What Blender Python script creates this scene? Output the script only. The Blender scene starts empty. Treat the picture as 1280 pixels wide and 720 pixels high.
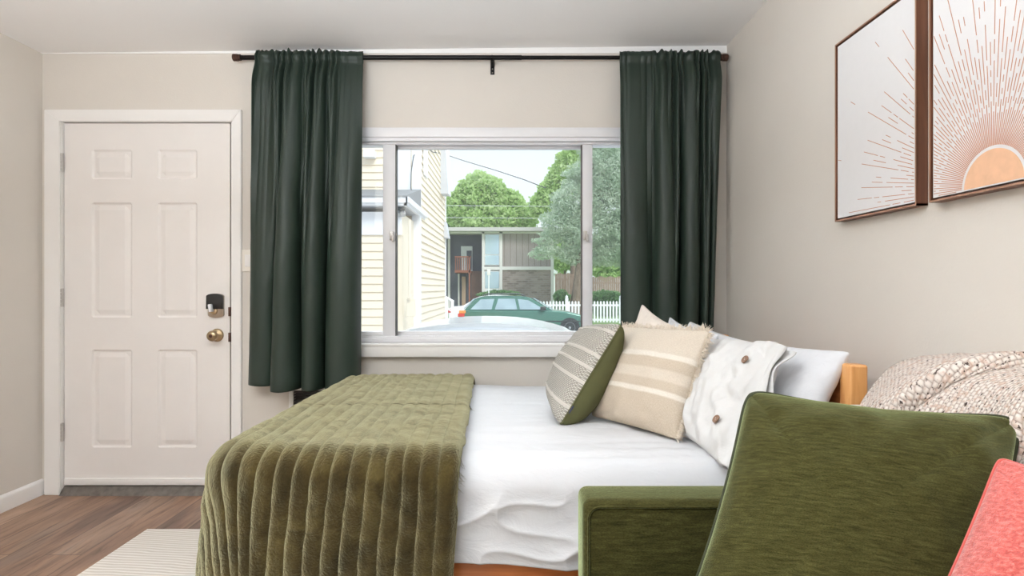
import bpy, bmesh, math, random
import numpy as np
from mathutils import Vector, Matrix, noise as mnoise

random.seed(7)
rng = np.random.default_rng(11)
SC = bpy.context.scene
COL = SC.collection
PI = math.pi

# ------------------------------------------------------------------ camera numbers
F = 720.0            # focal length in pixels of a 1280 px wide frame
CAMZ = 1.13          # eye height
D = 720.0 / 228.0    # distance to the back wall (3.158 m)

def at(px, py, s):
    """point seen at pixel (px,py) where one metre spans s pixels"""
    return ((px - 640.0) / s, F / s, CAMZ - (py - 360.0) / s)

def srgb(r, g, b):
    def c(x):
        x = x / 255.0
        return x / 12.92 if x <= 0.04045 else ((x + 0.055) / 1.055) ** 2.4
    return (c(r), c(g), c(b), 1.0)

# ------------------------------------------------------------------ materials
class NT:
    def __init__(self, name):
        self.m = bpy.data.materials.new(name)
        self.m.use_nodes = True
        self.t = self.m.node_tree
        self.b = self.t.nodes['Principled BSDF']
        self.out = self.t.nodes['Material Output']
        self._tc = None
    def n(self, typ, **kw):
        nd = self.t.nodes.new(typ)
        for k, v in kw.items():
            if k in nd.inputs.keys():
                nd.inputs[k].default_value = v
            else:
                setattr(nd, k, v)
        return nd
    def l(self, a, b):
        self.t.links.new(a, b)
    def tc(self, which='Object'):
        if self._tc is None:
            self._tc = self.n('ShaderNodeTexCoord')
        return self._tc.outputs[which]
    def mapping(self, scale=(1, 1, 1), rot=(0, 0, 0), which='Object'):
        mp = self.n('ShaderNodeMapping')
        mp.inputs['Scale'].default_value = scale
        mp.inputs['Rotation'].default_value = rot
        self.l(self.tc(which), mp.inputs['Vector'])
        return mp.outputs['Vector']
    def noise(self, vec, scale=5, detail=4, rough=0.55, dist=0.0):
        nd = self.n('ShaderNodeTexNoise')
        nd.inputs['Scale'].default_value = scale
        nd.inputs['Detail'].default_value = detail
        nd.inputs['Roughness'].default_value = rough
        nd.inputs['Distortion'].default_value = dist
        self.l(vec, nd.inputs['Vector'])
        return nd.outputs['Fac']
    def ramp(self, fac, stops, interp='LINEAR'):
        nd = self.n('ShaderNodeValToRGB')
        cr = nd.color_ramp
        cr.interpolation = interp
        while len(cr.elements) < len(stops):
            cr.elements.new(0.5)
        for e, (p, c) in zip(cr.elements, stops):
            e.position = p
            e.color = c
        self.l(fac, nd.inputs['Fac'])
        return nd.outputs['Color']
    def mix(self, fac, a, b, blend='MIX'):
        nd = self.n('ShaderNodeMix', data_type='RGBA', blend_type=blend)
        for i, v in ((0, fac), (6, a), (7, b)):
            if hasattr(v, 'is_linked') or hasattr(v, 'links'):
                self.l(v, nd.inputs[i])
            else:
                nd.inputs[i].default_value = v
        return nd.outputs[2]
    def math(self, op, a, b=0.0, c=None):
        nd = self.n('ShaderNodeMath', operation=op)
        for i, v in enumerate((a, b, c)):
            if v is None: continue
            if hasattr(v, 'links'):
                self.l(v, nd.inputs[i])
            else:
                nd.inputs[i].default_value = v
        return nd.outputs[0]
    def bump(self, height, strength=0.3, dist=0.01):
        nd = self.n('ShaderNodeBump')
        nd.inputs['Strength'].default_value = strength
        nd.inputs['Distance'].default_value = dist
        self.l(height, nd.inputs['Height'])
        self.l(nd.outputs['Normal'], self.b.inputs['Normal'])
    def setp(self, **kw):
        names = {'rough': 'Roughness', 'metal': 'Metallic', 'spec': 'Specular IOR Level', 'sheen': 'Sheen Weight',
                 'sheen_rough': 'Sheen Roughness', 'sheen_tint': 'Sheen Tint', 'color': 'Base Color', 'coat': 'Coat Weight'}
        for k, v in kw.items():
            self.b.inputs[names[k]].default_value = v
        return self
    def col(self, sock):
        self.l(sock, self.b.inputs['Base Color'])

def plain(name, c, rough=0.5, metal=0.0, spec=0.5, var=0.0, vscale=20, bump=0.0, bscale=200, bdist=0.002, **kw):
    t = NT(name)
    c4 = srgb(*c)
    t.setp(rough=rough, metal=metal, spec=spec, color=c4, **kw)
    if var:
        f = t.noise(t.tc(), vscale, 4)
        lo = tuple(x * (1 - var) for x in c4[:3]) + (1,)
        hi = tuple(min(1, x * (1 + var)) for x in c4[:3]) + (1,)
        t.col(t.ramp(f, [(0.3, lo), (0.7, hi)]))
    if bump:
        t.bump(t.noise(t.tc(), bscale, 3), bump, bdist)
    return t.m

M = {}
M['wall'] = plain('wall_paint', (216, 210, 202), 0.75, spec=0.25, var=0.015, vscale=3, bump=0.25, bscale=140, bdist=0.0025)
M['ceiling'] = plain('ceiling_paint', (245, 244, 243), 0.85, spec=0.2, bump=0.2, bscale=110, bdist=0.003)
M['trim'] = plain('white_trim_paint', (238, 236, 234), 0.45, var=0.01, vscale=8)
M['door'] = plain('door_paint', (234, 230, 227), 0.42, var=0.012, vscale=6, bump=0.05, bscale=60, bdist=0.001)
M['vinyl'] = plain('white_vinyl', (232, 232, 235), 0.35, var=0.01, vscale=9)
M['gasket_gap_shade'] = plain('dark_gasket_gap_shade', (78, 74, 72), 0.6, var=0.05)  # rubber gasket colour, also the painted shade in door and print gaps
M['black_metal'] = plain('black_metal', (20, 19, 19), 0.38, metal=0.6, var=0.1, vscale=40)
M['bronze_end'] = plain('bronze_cap', (84, 58, 48), 0.4, metal=0.5, var=0.1, vscale=60)
M['brass'] = plain('antique_brass', (176, 156, 126), 0.28, metal=1.0, var=0.08, vscale=60)
M['nickel'] = plain('satin_nickel', (176, 164, 150), 0.32, metal=1.0, var=0.05, vscale=70)
M['lock_black'] = plain('lock_black', (26, 25, 26), 0.3, var=0.1, vscale=50)
M['steel_hinge'] = plain('painted_hinge', (188, 184, 180), 0.35, metal=0.3, var=0.03)
M['threshold'] = plain('threshold_metal', (108, 102, 96), 0.4, metal=0.25, var=0.25, vscale=30)
M['switch'] = plain('switch_plastic', (236, 230, 220), 0.35, var=0.01)
M['heater_grille'] = plain('heater_grille', (96, 92, 90), 0.5, metal=0.3, var=0.1)
M['heater_dark'] = plain('heater_inside', (34, 33, 33), 0.8, var=0.1)
M['button'] = plain('wooden_button', (126, 96, 76), 0.5, var=0.25, vscale=60)
M['white_enamel'] = plain('white_enamel', (228, 229, 233), 0.35, var=0.01)
M['navy'] = plain('navy_label', (42, 46, 84), 0.7, var=0.1)
M['mattress'] = plain('mattress_ticking', (225, 225, 226), 0.8, var=0.02, vscale=30, bump=0.2, bscale=90)
M['canvas'] = plain('art_canvas', (222, 221, 222), 0.75, spec=0.2, var=0.008, vscale=40, bump=0.1, bscale=500, bdist=0.0008)
M['ray_ink'] = plain('terracotta_ink', (190, 140, 116), 0.8, spec=0.2, var=0.08, vscale=40)
M['sun_ink'] = plain('peach_ink', (222, 178, 146), 0.8, spec=0.2, var=0.07, vscale=30)

def wood(name, dark, mid, light, axis='x', rough=0.42, scale=1.0, coat=0.0):
    t = NT(name)
    sc = {'x': (0.6, 9, 9), 'y': (9, 0.6, 9), 'z': (9, 9, 0.6)}[axis]
    v = t.mapping(tuple(s * scale for s in sc))
    f = t.noise(v, 4.0, 8, 0.6, 0.6)
    t.col(t.ramp(f, [(0.28, srgb(*dark)), (0.5, srgb(*mid)), (0.72, srgb(*light))]))
    t.bump(f, 0.06, 0.002)
    t.setp(rough=rough, coat=coat)
    return t.m
M['pine_end'] = wood('honey_pine', (186, 124, 68), (212, 152, 92), (228, 176, 118), 'z', 0.35)  # lighter pine: the lit post face is put into the colour
M['pine'] = wood('honey_pine_board', (150, 88, 46), (176, 108, 60), (198, 128, 76), 'y', 0.35)  # darker pine: shade on the headboard face is put into the colour
M['pine_rail'] = wood('honey_pine_rail', (172, 96, 46), (198, 118, 62), (214, 140, 84), 'x', 0.35)
M['walnut'] = wood('walnut_frame', (74, 44, 30), (104, 64, 44), (128, 84, 60), 'z', 0.45)
M['walnut_face'] = wood('walnut_lip', (128, 92, 74), (156, 118, 96), (178, 140, 118), 'z', 0.45)
M['fence_wood'] = wood('weathered_fence', (132, 108, 94), (164, 140, 124), (188, 166, 150), 'z', 0.8)
M['bark'] = wood('tree_bark', (104, 88, 76), (136, 118, 104), (166, 148, 132), 'z', 0.9)
M['balcony_wood'] = wood('balcony_wood', (128, 74, 56), (150, 92, 70), (170, 112, 88), 'z', 0.7)

def floor_mat():
    t = NT('vinyl_planks')
    mp = t.n('ShaderNodeSeparateXYZ'); t.l(t.tc(), mp.inputs[0])
    cb = t.n('ShaderNodeCombineXYZ')
    t.l(mp.outputs['Y'], cb.inputs['X']); t.l(mp.outputs['X'], cb.inputs['Y'])
    br = t.n('ShaderNodeTexBrick', offset=0.37, offset_frequency=2)
    br.inputs['Scale'].default_value = 1.0
    br.inputs['Brick Width'].default_value = 1.22
    br.inputs['Row Height'].default_value = 0.152
    br.inputs['Mortar Size'].default_value = 0.0012
    br.inputs['Color1'].default_value = (0, 0, 0, 1); br.inputs['Color2'].default_value = (1, 1, 1, 1)
    br.inputs['Mortar'].default_value = (0.0, 0.0, 0.0, 1)
    t.l(cb.outputs[0], br.inputs['Vector'])
    # grain: shift the grain lookup per plank
    add = t.n('ShaderNodeVectorMath', operation='MULTIPLY_ADD')
    t.l(br.outputs['Color'], add.inputs[0]); add.inputs[1].default_value = (7.3, 3.1, 5.7); t.l(t.tc(), add.inputs[2])
    m2 = t.n('ShaderNodeMapping'); m2.inputs['Scale'].default_value = (11, 0.9, 1); t.l(add.outputs[0], m2.inputs['Vector'])
    g1 = t.noise(m2.outputs[0], 3.2, 9, 0.66, 0.8)
    m3 = t.n('ShaderNodeMapping'); m3.inputs['Scale'].default_value = (3.0, 0.8, 1); t.l(add.outputs[0], m3.inputs['Vector'])
    g2 = t.noise(m3.outputs[0], 1.8, 4, 0.5, 0.4)
    base = t.ramp(g2, [(0.30, srgb(92, 74, 66)), (0.45, srgb(134, 107, 92)), (0.56, srgb(180, 146, 122)), (0.70, srgb(150, 136, 126))])
    plank = t.ramp(br.outputs['Color'], [(0.0, srgb(112, 90, 79)), (0.35, srgb(170, 136, 113)), (0.6, srgb(128, 114, 106)), (1.0, srgb(190, 158, 134))])
    c1 = t.mix(0.55, base, plank)
    grain = t.ramp(g1, [(0.28, srgb(120, 104, 98)), (0.5, srgb(235, 230, 226)), (0.75, srgb(255, 255, 255))])
    c2 = t.mix(0.85, c1, grain, 'MULTIPLY')
    c3 = t.mix(br.outputs['Fac'], c2, srgb(60, 48, 42))
    t.col(c3)
    t.setp(rough=0.42, spec=0.35)
    t.bump(t.math('SUBTRACT', g1, t.math('MULTIPLY', br.outputs['Fac'], 1.5)), 0.10, 0.002)
    return t.m
M['floor'] = floor_mat()

def rug_mat():
    t = NT('ridged_rug')
    sp = t.n('ShaderNodeSeparateXYZ'); t.l(t.tc(), sp.inputs[0])
    wob = t.noise(t.tc(), 3.0, 2)
    y2 = t.math('ADD', sp.outputs['Y'], t.math('MULTIPLY', wob, 0.05))
    ph = t.math('MULTIPLY', t.math('ADD', y2, t.math('MULTIPLY', sp.outputs['X'], 0.10)), 2 * PI / 0.020)
    h = t.math('MULTIPLY_ADD', t.math('SINE', ph), 0.5, 0.5)
    t.col(t.ramp(h, [(0.0, srgb(214, 206, 196)), (0.45, srgb(230, 224, 217)), (1.0, srgb(238, 233, 227))]))
    fz = t.noise(t.tc(), 260, 2)
    t.bump(t.math('ADD', h, t.math('MULTIPLY', fz, 0.4)), 0.4, 0.004)
    t.setp(rough=0.95, spec=0.1)
    return t.m
M['rug'] = rug_mat()

def curtain_mat():
    t = NT('green_curtain_satin')
    v = t.mapping((1, 1, 0.25))
    f = t.noise(v, 9, 3)
    t.col(t.ramp(f, [(0.3, srgb(35, 47, 40)), (0.7, srgb(41, 54, 45))]))
    t.setp(rough=0.48, spec=0.4)
    t.bump(t.noise(t.mapping((300, 300, 60)), 2.0, 2), 0.08, 0.001)
    return t.m
M['curtain'] = curtain_mat()

def duvet_mat(name='white_cotton', c=(211, 212, 215)):
    t = NT(name)
    t.setp(color=srgb(*c), rough=0.85, spec=0.15, sheen=0.15, sheen_rough=0.5)
    a = t.noise(t.mapping((3, 9, 6)), 2.2, 5, 0.6, 1.2)
    b = t.noise(t.tc(), 420, 2)
    t.bump(t.math('ADD', a, t.math('MULTIPLY', b, 0.05)), 0.30, 0.016)
    return t.m
M['cotton'] = duvet_mat()
M['cotton_case'] = duvet_mat('white_pillowcase', (218, 219, 223))
M['cotton_linen'] = duvet_mat('white_washed_linen', (212, 211, 210))

def fur_mat():
    t = NT('olive_faux_fur')
    f1 = t.noise(t.mapping((1, 1, 1)), 9, 5, 0.6, 0.5)
    f2 = t.noise(t.tc(), 160, 4, 0.7)
    c1 = t.ramp(f1, [(0.32, srgb(38, 30, 13)), (0.5, srgb(66, 54, 27)), (0.70, srgb(90, 78, 43))])
    c2 = t.mix(0.45, c1, t.ramp(f2, [(0.3, srgb(120, 116, 100)), (0.7, srgb(255, 255, 255))]), 'MULTIPLY')
    t.col(c2)
    t.setp(rough=0.9, spec=0.1, sheen=1.0, sheen_rough=0.36, sheen_tint=srgb(255, 250, 205))
    t.bump(t.math('ADD', t.math('MULTIPLY', f1, 0.8), f2), 0.65, 0.010)
    return t.m
M['fur'] = fur_mat()

def tweed_mat(name, dark, mid, light, su=10, sv=70, rot=(0, 0, 0), which='UV'):
    t = NT(name)
    f1 = t.noise(t.mapping((su, sv, sv), rot, which), 1.6, 6, 0.68, 0.3)
    f2 = t.noise(t.mapping((su * 18, sv * 6, sv * 6), rot, which), 1.0, 2, 0.6)
    c = t.ramp(f1, [(0.30, srgb(*dark)), (0.5, srgb(*mid)), (0.72, srgb(*light))])
    c = t.mix(0.55, c, t.ramp(f2, [(0.3, srgb(92, 92, 78)), (0.62, srgb(255, 255, 250))]), 'MULTIPLY')
    t.col(c)
    t.setp(rough=0.85, spec=0.1, sheen=1.0, sheen_rough=0.33, sheen_tint=srgb(222, 238, 182))
    t.bump(t.math('ADD', f2, t.math('MULTIPLY', f1, 0.5)), 0.45, 0.003)
    return t.m
M['sofa'] = tweed_mat('green_chenille', (46, 44, 19), (66, 63, 31), (86, 82, 45), 9, 70)
M['sofa_box'] = tweed_mat('green_chenille_frame', (46, 44, 19), (66, 63, 31), (86, 82, 45), 12, 80, which='Object')
M['piping_green'] = plain('green_piping', (46, 50, 26), 0.85, var=0.15, vscale=120, bump=0.3, bscale=300)
M['olive_cloth'] = plain('olive_cotton', (88, 88, 58), 0.9, spec=0.15, var=0.08, vscale=16, bump=0.2, bscale=260)

def coral_mat():
    t = NT('coral_chenille')
    f1 = t.noise(t.mapping((24, 60, 1), (0, 0, 0.5), 'UV'), 1.6, 5, 0.7, 0.4)
    f2 = t.noise(t.mapping((90, 90, 1), (0, 0, 0), 'UV'), 2.0, 2)
    t.col(t.ramp(f1, [(0.3, srgb(160, 64, 57)), (0.5, srgb(192, 90, 82)), (0.72, srgb(216, 136, 127))]))
    t.bump(t.math('ADD', f1, t.math('MULTIPLY', f2, 0.4)), 0.6, 0.006)
    t.setp(rough=0.9, spec=0.1, sheen=0.4)
    return t.m
M['coral'] = coral_mat()

def linen_mat():
    t = NT('banded_linen')
    sp = t.n('ShaderNodeSeparateXYZ'); t.l(t.tc('UV'), sp.inputs[0])
    B = srgb(214, 203, 188); Dk = srgb(198, 184, 166); W = srgb(230, 223, 212)
    stops = [(0.0, Dk), (0.30, Dk), (0.315, W), (0.345, W), (0.36, Dk), (0.43, Dk), (0.45, B), (0.53, B), (0.55, Dk), (0.64, Dk), (0.655, W), (0.69, W), (0.705, B), (1.0, B)]
    c = t.ramp(sp.outputs['Y'], stops)
    w = t.noise(t.mapping((160, 30, 1), which='UV'), 2.0, 3)
    w2 = t.noise(t.mapping((30, 160, 1), which='UV'), 2.0, 3)
    ww = t.math('ADD', w, w2)
    c2 = t.mix(0.5, c, t.ramp(t.math('MULTIPLY', ww, 0.5), [(0.35, srgb(196, 190, 184)), (0.62, srgb(255, 255, 255))]), 'MULTIPLY')
    t.col(c2)
    t.setp(rough=0.95, spec=0.1)
    t.bump(ww, 0.35, 0.002)
    return t.m
M['linen'] = linen_mat()
M['linen_plain'] = plain('cream_linen', (226, 216, 206), 0.95, spec=0.1, var=0.05, vscale=60, bump=0.35, bscale=260)
M['fringe'] = plain('linen_fringe', (216, 205, 190), 0.95, spec=0.1, var=0.15, vscale=120)

KNIT_STRIPES = [0.16, 0.40, 0.535, 0.66, 0.90]
def knit_mat():
    t = NT('nubby_grey_knit')
    sp = t.n('ShaderNodeSeparateXYZ'); t.l(t.tc('UV'), sp.inputs[0])
    u, v = sp.outputs['X'], sp.outputs['Y']
    row = t.math('FLOOR', t.math('MULTIPLY', v, 74.0))
    sh = t.math('MULTIPLY', t.math('MODULO', row, 2.0), 0.5)
    a = t.math('ABSOLUTE', t.math('SINE', t.math('MULTIPLY', t.math('ADD', t.math('MULTIPLY', u, 66.0), sh), PI)))
    b = t.math('ABSOLUTE', t.math('SINE', t.math('MULTIPLY', v, 74.0 * PI)))
    h = t.math('MULTIPLY', a, b)
    nz = t.noise(t.mapping((66, 74, 1), which='UV'), 1.0, 2)
    hh = t.math('ADD', t.math('MULTIPLY', h, 0.75), t.math('MULTIPLY', nz, 0.4))
    W = srgb(232, 227, 219)
    c = t.ramp(hh, [(0.2, srgb(150, 146, 136)), (0.5, srgb(192, 187, 177)), (0.8, srgb(228, 224, 216))])
    # raised white cords
    acc = None
    for s in KNIT_STRIPES:
        d = t.math('ABSOLUTE', t.math('SUBTRACT', v, s))
        k = t.math('LESS_THAN', d, 0.016)
        acc = k if acc is None else t.math('MAXIMUM', acc, k)
    t.col(t.mix(acc, c, W))
    t.bump(hh, 0.9, 0.006)
    t.setp(rough=0.95, spec=0.1)
    return t.m
M['knit'] = knit_mat()

def throw_mat():
    t = NT('speckled_knit_wool')
    sp = t.n('ShaderNodeSeparateXYZ'); t.l(t.tc('UV'), sp.inputs[0])
    u, v = sp.outputs['X'], sp.outputs['Y']
    ru, rv = 1 / 0.0125, 1 / 0.0095
    row = t.math('FLOOR', t.math('MULTIPLY', v, rv))
    sh = t.math('MULTIPLY', t.math('MODULO', row, 2.0), 0.5)
    a = t.math('ABSOLUTE', t.math('SINE', t.math('MULTIPLY', t.math('ADD', t.math('MULTIPLY', u, ru), sh), PI)))
    b = t.math('ABSOLUTE', t.math('SINE', t.math('MULTIPLY', v, rv * PI)))
    h = t.math('MULTIPLY', t.math('POWER', a, 0.6), t.math('POWER', b, 0.6))
    nz = t.noise(t.mapping((1, 1, 1), which='UV'), 70, 3, 0.6)
    fl = t.noise(t.mapping((1, 1.6, 1), which='UV'), 95, 2, 0.6)
    hh = t.math('ADD', h, t.math('MULTIPLY', nz, 0.35))
    c = t.ramp(hh, [(0.15, srgb(160, 143, 132)), (0.5, srgb(200, 188, 179)), (0.95, srgb(222, 212, 204))])
    c2 = t.mix(t.ramp(nz, [(0.50, (0, 0, 0, 1)), (0.62, (0.7, 0.7, 0.7, 1))]), c, srgb(192, 162, 144))
    c3 = t.mix(t.ramp(fl, [(0.61, (0, 0, 0, 1)), (0.65, (1, 1, 1, 1))]), c2, srgb(74, 62, 58))
    t.col(c3)
    t.bump(hh, 0.7, 0.004)
    t.setp(rough=0.95, spec=0.1)
    return t.m
M['throw'] = throw_mat()

def glass_mat(name='window_glass', tint=(0.97, 0.985, 0.98, 1)):
    t = NT(name)
    tr = t.n('ShaderNodeBsdfTransparent'); tr.inputs['Color'].default_value = tint
    gl = t.n('ShaderNodeBsdfGlossy'); gl.inputs['Roughness'].default_value = 0.02
    fr = t.n('ShaderNodeFresnel'); fr.inputs['IOR'].default_value = 1.2
    mx = t.n('ShaderNodeMixShader')
    t.l(fr.outputs[0], mx.inputs[0]); t.l(tr.outputs[0], mx.inputs[1]); t.l(gl.outputs[0], mx.inputs[2])
    du = t.n('ShaderNodeBsdfTranslucent'); du.inputs['Color'].default_value = (.95, .97, 1, 1)     # pale veil in the pane adds bright haze over the view
    m2 = t.n('ShaderNodeMixShader'); m2.inputs[0].default_value = 0.022
    t.l(mx.outputs[0], m2.inputs[1]); t.l(du.outputs[0], m2.inputs[2]); t.l(m2.outputs[0], t.out.inputs['Surface'])
    return t.m
M['glass'] = glass_mat()

# exterior
M['siding'] = plain('cream_lap_siding', (244, 231, 208), 0.7, var=0.02, vscale=2)
M['house_white'] = plain('white_house_trim', (240, 241, 243), 0.6, var=0.015, vscale=2)
M['soffit'] = plain('grey_soffit', (206, 208, 212), 0.7, var=0.02, vscale=2)
M['shingle'] = plain('asphalt_shingle', (150, 150, 150), 0.9, var=0.15, vscale=30, bump=0.4, bscale=30, bdist=0.02)
M['asphalt'] = plain('asphalt_lot', (176, 174, 172), 0.9, var=0.08, vscale=4, bump=0.3, bscale=60, bdist=0.01)
M['lawn'] = plain('lawn', (132, 160, 98), 0.95, var=0.2, vscale=6, bump=0.5, bscale=40, bdist=0.03)
M['white_fence'] = plain('white_picket_paint', (245, 245, 246), 0.6, var=0.01)
M['car_green'] = plain('green_car_paint', (74, 122, 106), 0.25, metal=0.3, var=0.03, vscale=2, coat=0.6)
M['car_white'] = plain('white_car_paint', (244, 245, 247), 0.25, var=0.01, vscale=2, coat=0.5)
M['car_glass'] = plain('car_window_glass', (176, 196, 202), 0.08, metal=0.35, var=0.12, vscale=2.5)
M['tyre'] = plain('tyre_rubber', (58, 60, 62), 0.85, var=0.1)
M['rim'] = plain('alloy_rim', (176, 180, 184), 0.35, metal=0.7, var=0.05)
M['car_trim'] = plain('car_black_trim', (52, 58, 58), 0.5, var=0.1)
M['tail_red'] = plain('tail_lamp_red', (214, 70, 58), 0.25, var=0.05)
M['tail_amber'] = plain('tail_lamp_amber', (240, 150, 70), 0.25, var=0.05)
M['apt_dark'] = plain('apartment_dark_siding', (104, 106, 116), 0.8, var=0.06, vscale=3)
M['apt_trim'] = plain('apartment_cream_trim', (236, 230, 226), 0.7, var=0.02)
M['apt_glass'] = plain('apartment_window', (190, 212, 226), 0.1, metal=0.3, var=0.15, vscale=0.8)
M['apt_curtain'] = plain('apartment_blind', (236, 238, 240), 0.8, var=0.04, vscale=3)
M['apt_roof'] = plain('apartment_roof_edge', (206, 200, 196), 0.8, var=0.04)
M['apt_door'] = plain('apartment_door', (206, 172, 146), 0.6, var=0.05)

def stripe_mat(name, a, b, period, width=0.12, axis='X', rough=0.8):
    t = NT(name)
    sp = t.n('ShaderNodeSeparateXYZ'); t.l(t.tc(), sp.inputs[0])
    fr = t.math('FRACT', t.math('DIVIDE', sp.outputs[axis], period))
    k = t.math('LESS_THAN', fr, width)
    nz = t.noise(t.mapping((0.9, 0.9, 0.2)), 1.5, 3)
    base = t.ramp(nz, [(0.3, tuple(x * .93 for x in srgb(*a)[:3]) + (1,)), (0.7, tuple(x * 1.07 for x in srgb(*a)[:3]) + (1,))])
    t.col(t.mix(k, base, srgb(*b)))
    t.setp(rough=rough, spec=0.2)
    return t.m
M['apt_siding'] = stripe_mat('apartment_board_siding', (172, 160, 156), (146, 134, 130), 0.42)
def brick_mat():
    t = NT('apartment_brick')
    v = t.mapping((1, 1, 1), (PI / 2, 0, 0))
    br = t.n('ShaderNodeTexBrick')
    br.inputs['Scale'].default_value = 1.0
    br.inputs['Brick Width'].default_value = 0.42; br.inputs['Row Height'].default_value = 0.15; br.inputs['Mortar Size'].default_value = 0.018
    br.inputs['Color1'].default_value = srgb(140, 124, 118); br.inputs['Color2'].default_value = srgb(176, 158, 150)
    br.inputs['Mortar'].default_value = srgb(170, 160, 154)
    t.l(v, br.inputs['Vector'])
    t.col(br.outputs['Color'])
    t.setp(rough=0.9, spec=0.1)
    return t.m
M['apt_brick'] = brick_mat()
M['apt_brick_red'] = plain('apartment_brown_brick', (142, 110, 100), 0.9, var=0.12, vscale=3)

def leaf_mat(name, a, b, c):
    t = NT(name)
    f = t.noise(t.tc(), 0.8, 4, 0.6)
    cc = t.ramp(f, [(0.3, srgb(*a)), (0.5, srgb(*b)), (0.7, srgb(*c))])
    t.col(cc)
    t.setp(rough=0.8, spec=0.15)
    tl = t.n('ShaderNodeBsdfTranslucent'); t.l(cc, tl.inputs['Color'])
    mx = t.n('ShaderNodeMixShader'); mx.inputs[0].default_value = 0.4
    t.l(t.b.outputs[0], mx.inputs[1]); t.l(tl.outputs[0], mx.inputs[2]); t.l(mx.outputs[0], t.out.inputs['Surface'])
    return t.m
M['leaf_bright'] = leaf_mat('bright_leaves', (170, 198, 128), (196, 220, 152), (220, 234, 184))  # tree leaf colours are raised to carry the washed-out haze outdoors
M['leaf_dark'] = leaf_mat('dark_leaves', (140, 178, 136), (162, 198, 152), (186, 214, 172))
M['leaf_pine'] = leaf_mat('pine_needles', (178, 198, 172), (200, 214, 192), (220, 228, 210))
M['leaf_hedge'] = leaf_mat('hedge_leaves', (104, 140, 92), (124, 160, 108), (148, 180, 130))

# ------------------------------------------------------------------ object helpers
def thing(name, label=None, cat=None, loc=(0, 0, 0), group=None, kind=None):
    o = bpy.data.objects.new(name, None)
    COL.objects.link(o)
    o.location = loc
    o.empty_display_size = 0.1
    tag(o, label, cat, group, kind)
    return o

def tag(o, label=None, cat=None, group=None, kind=None):
    if label: o['label'] = label
    if cat: o['category'] = cat
    if group: o['group'] = group
    if kind: o['kind'] = kind
    return o

def wloc(o):
    v = Vector((0, 0, 0))
    while o is not None:
        v += Vector(o.location); o = o.parent
    return v

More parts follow.
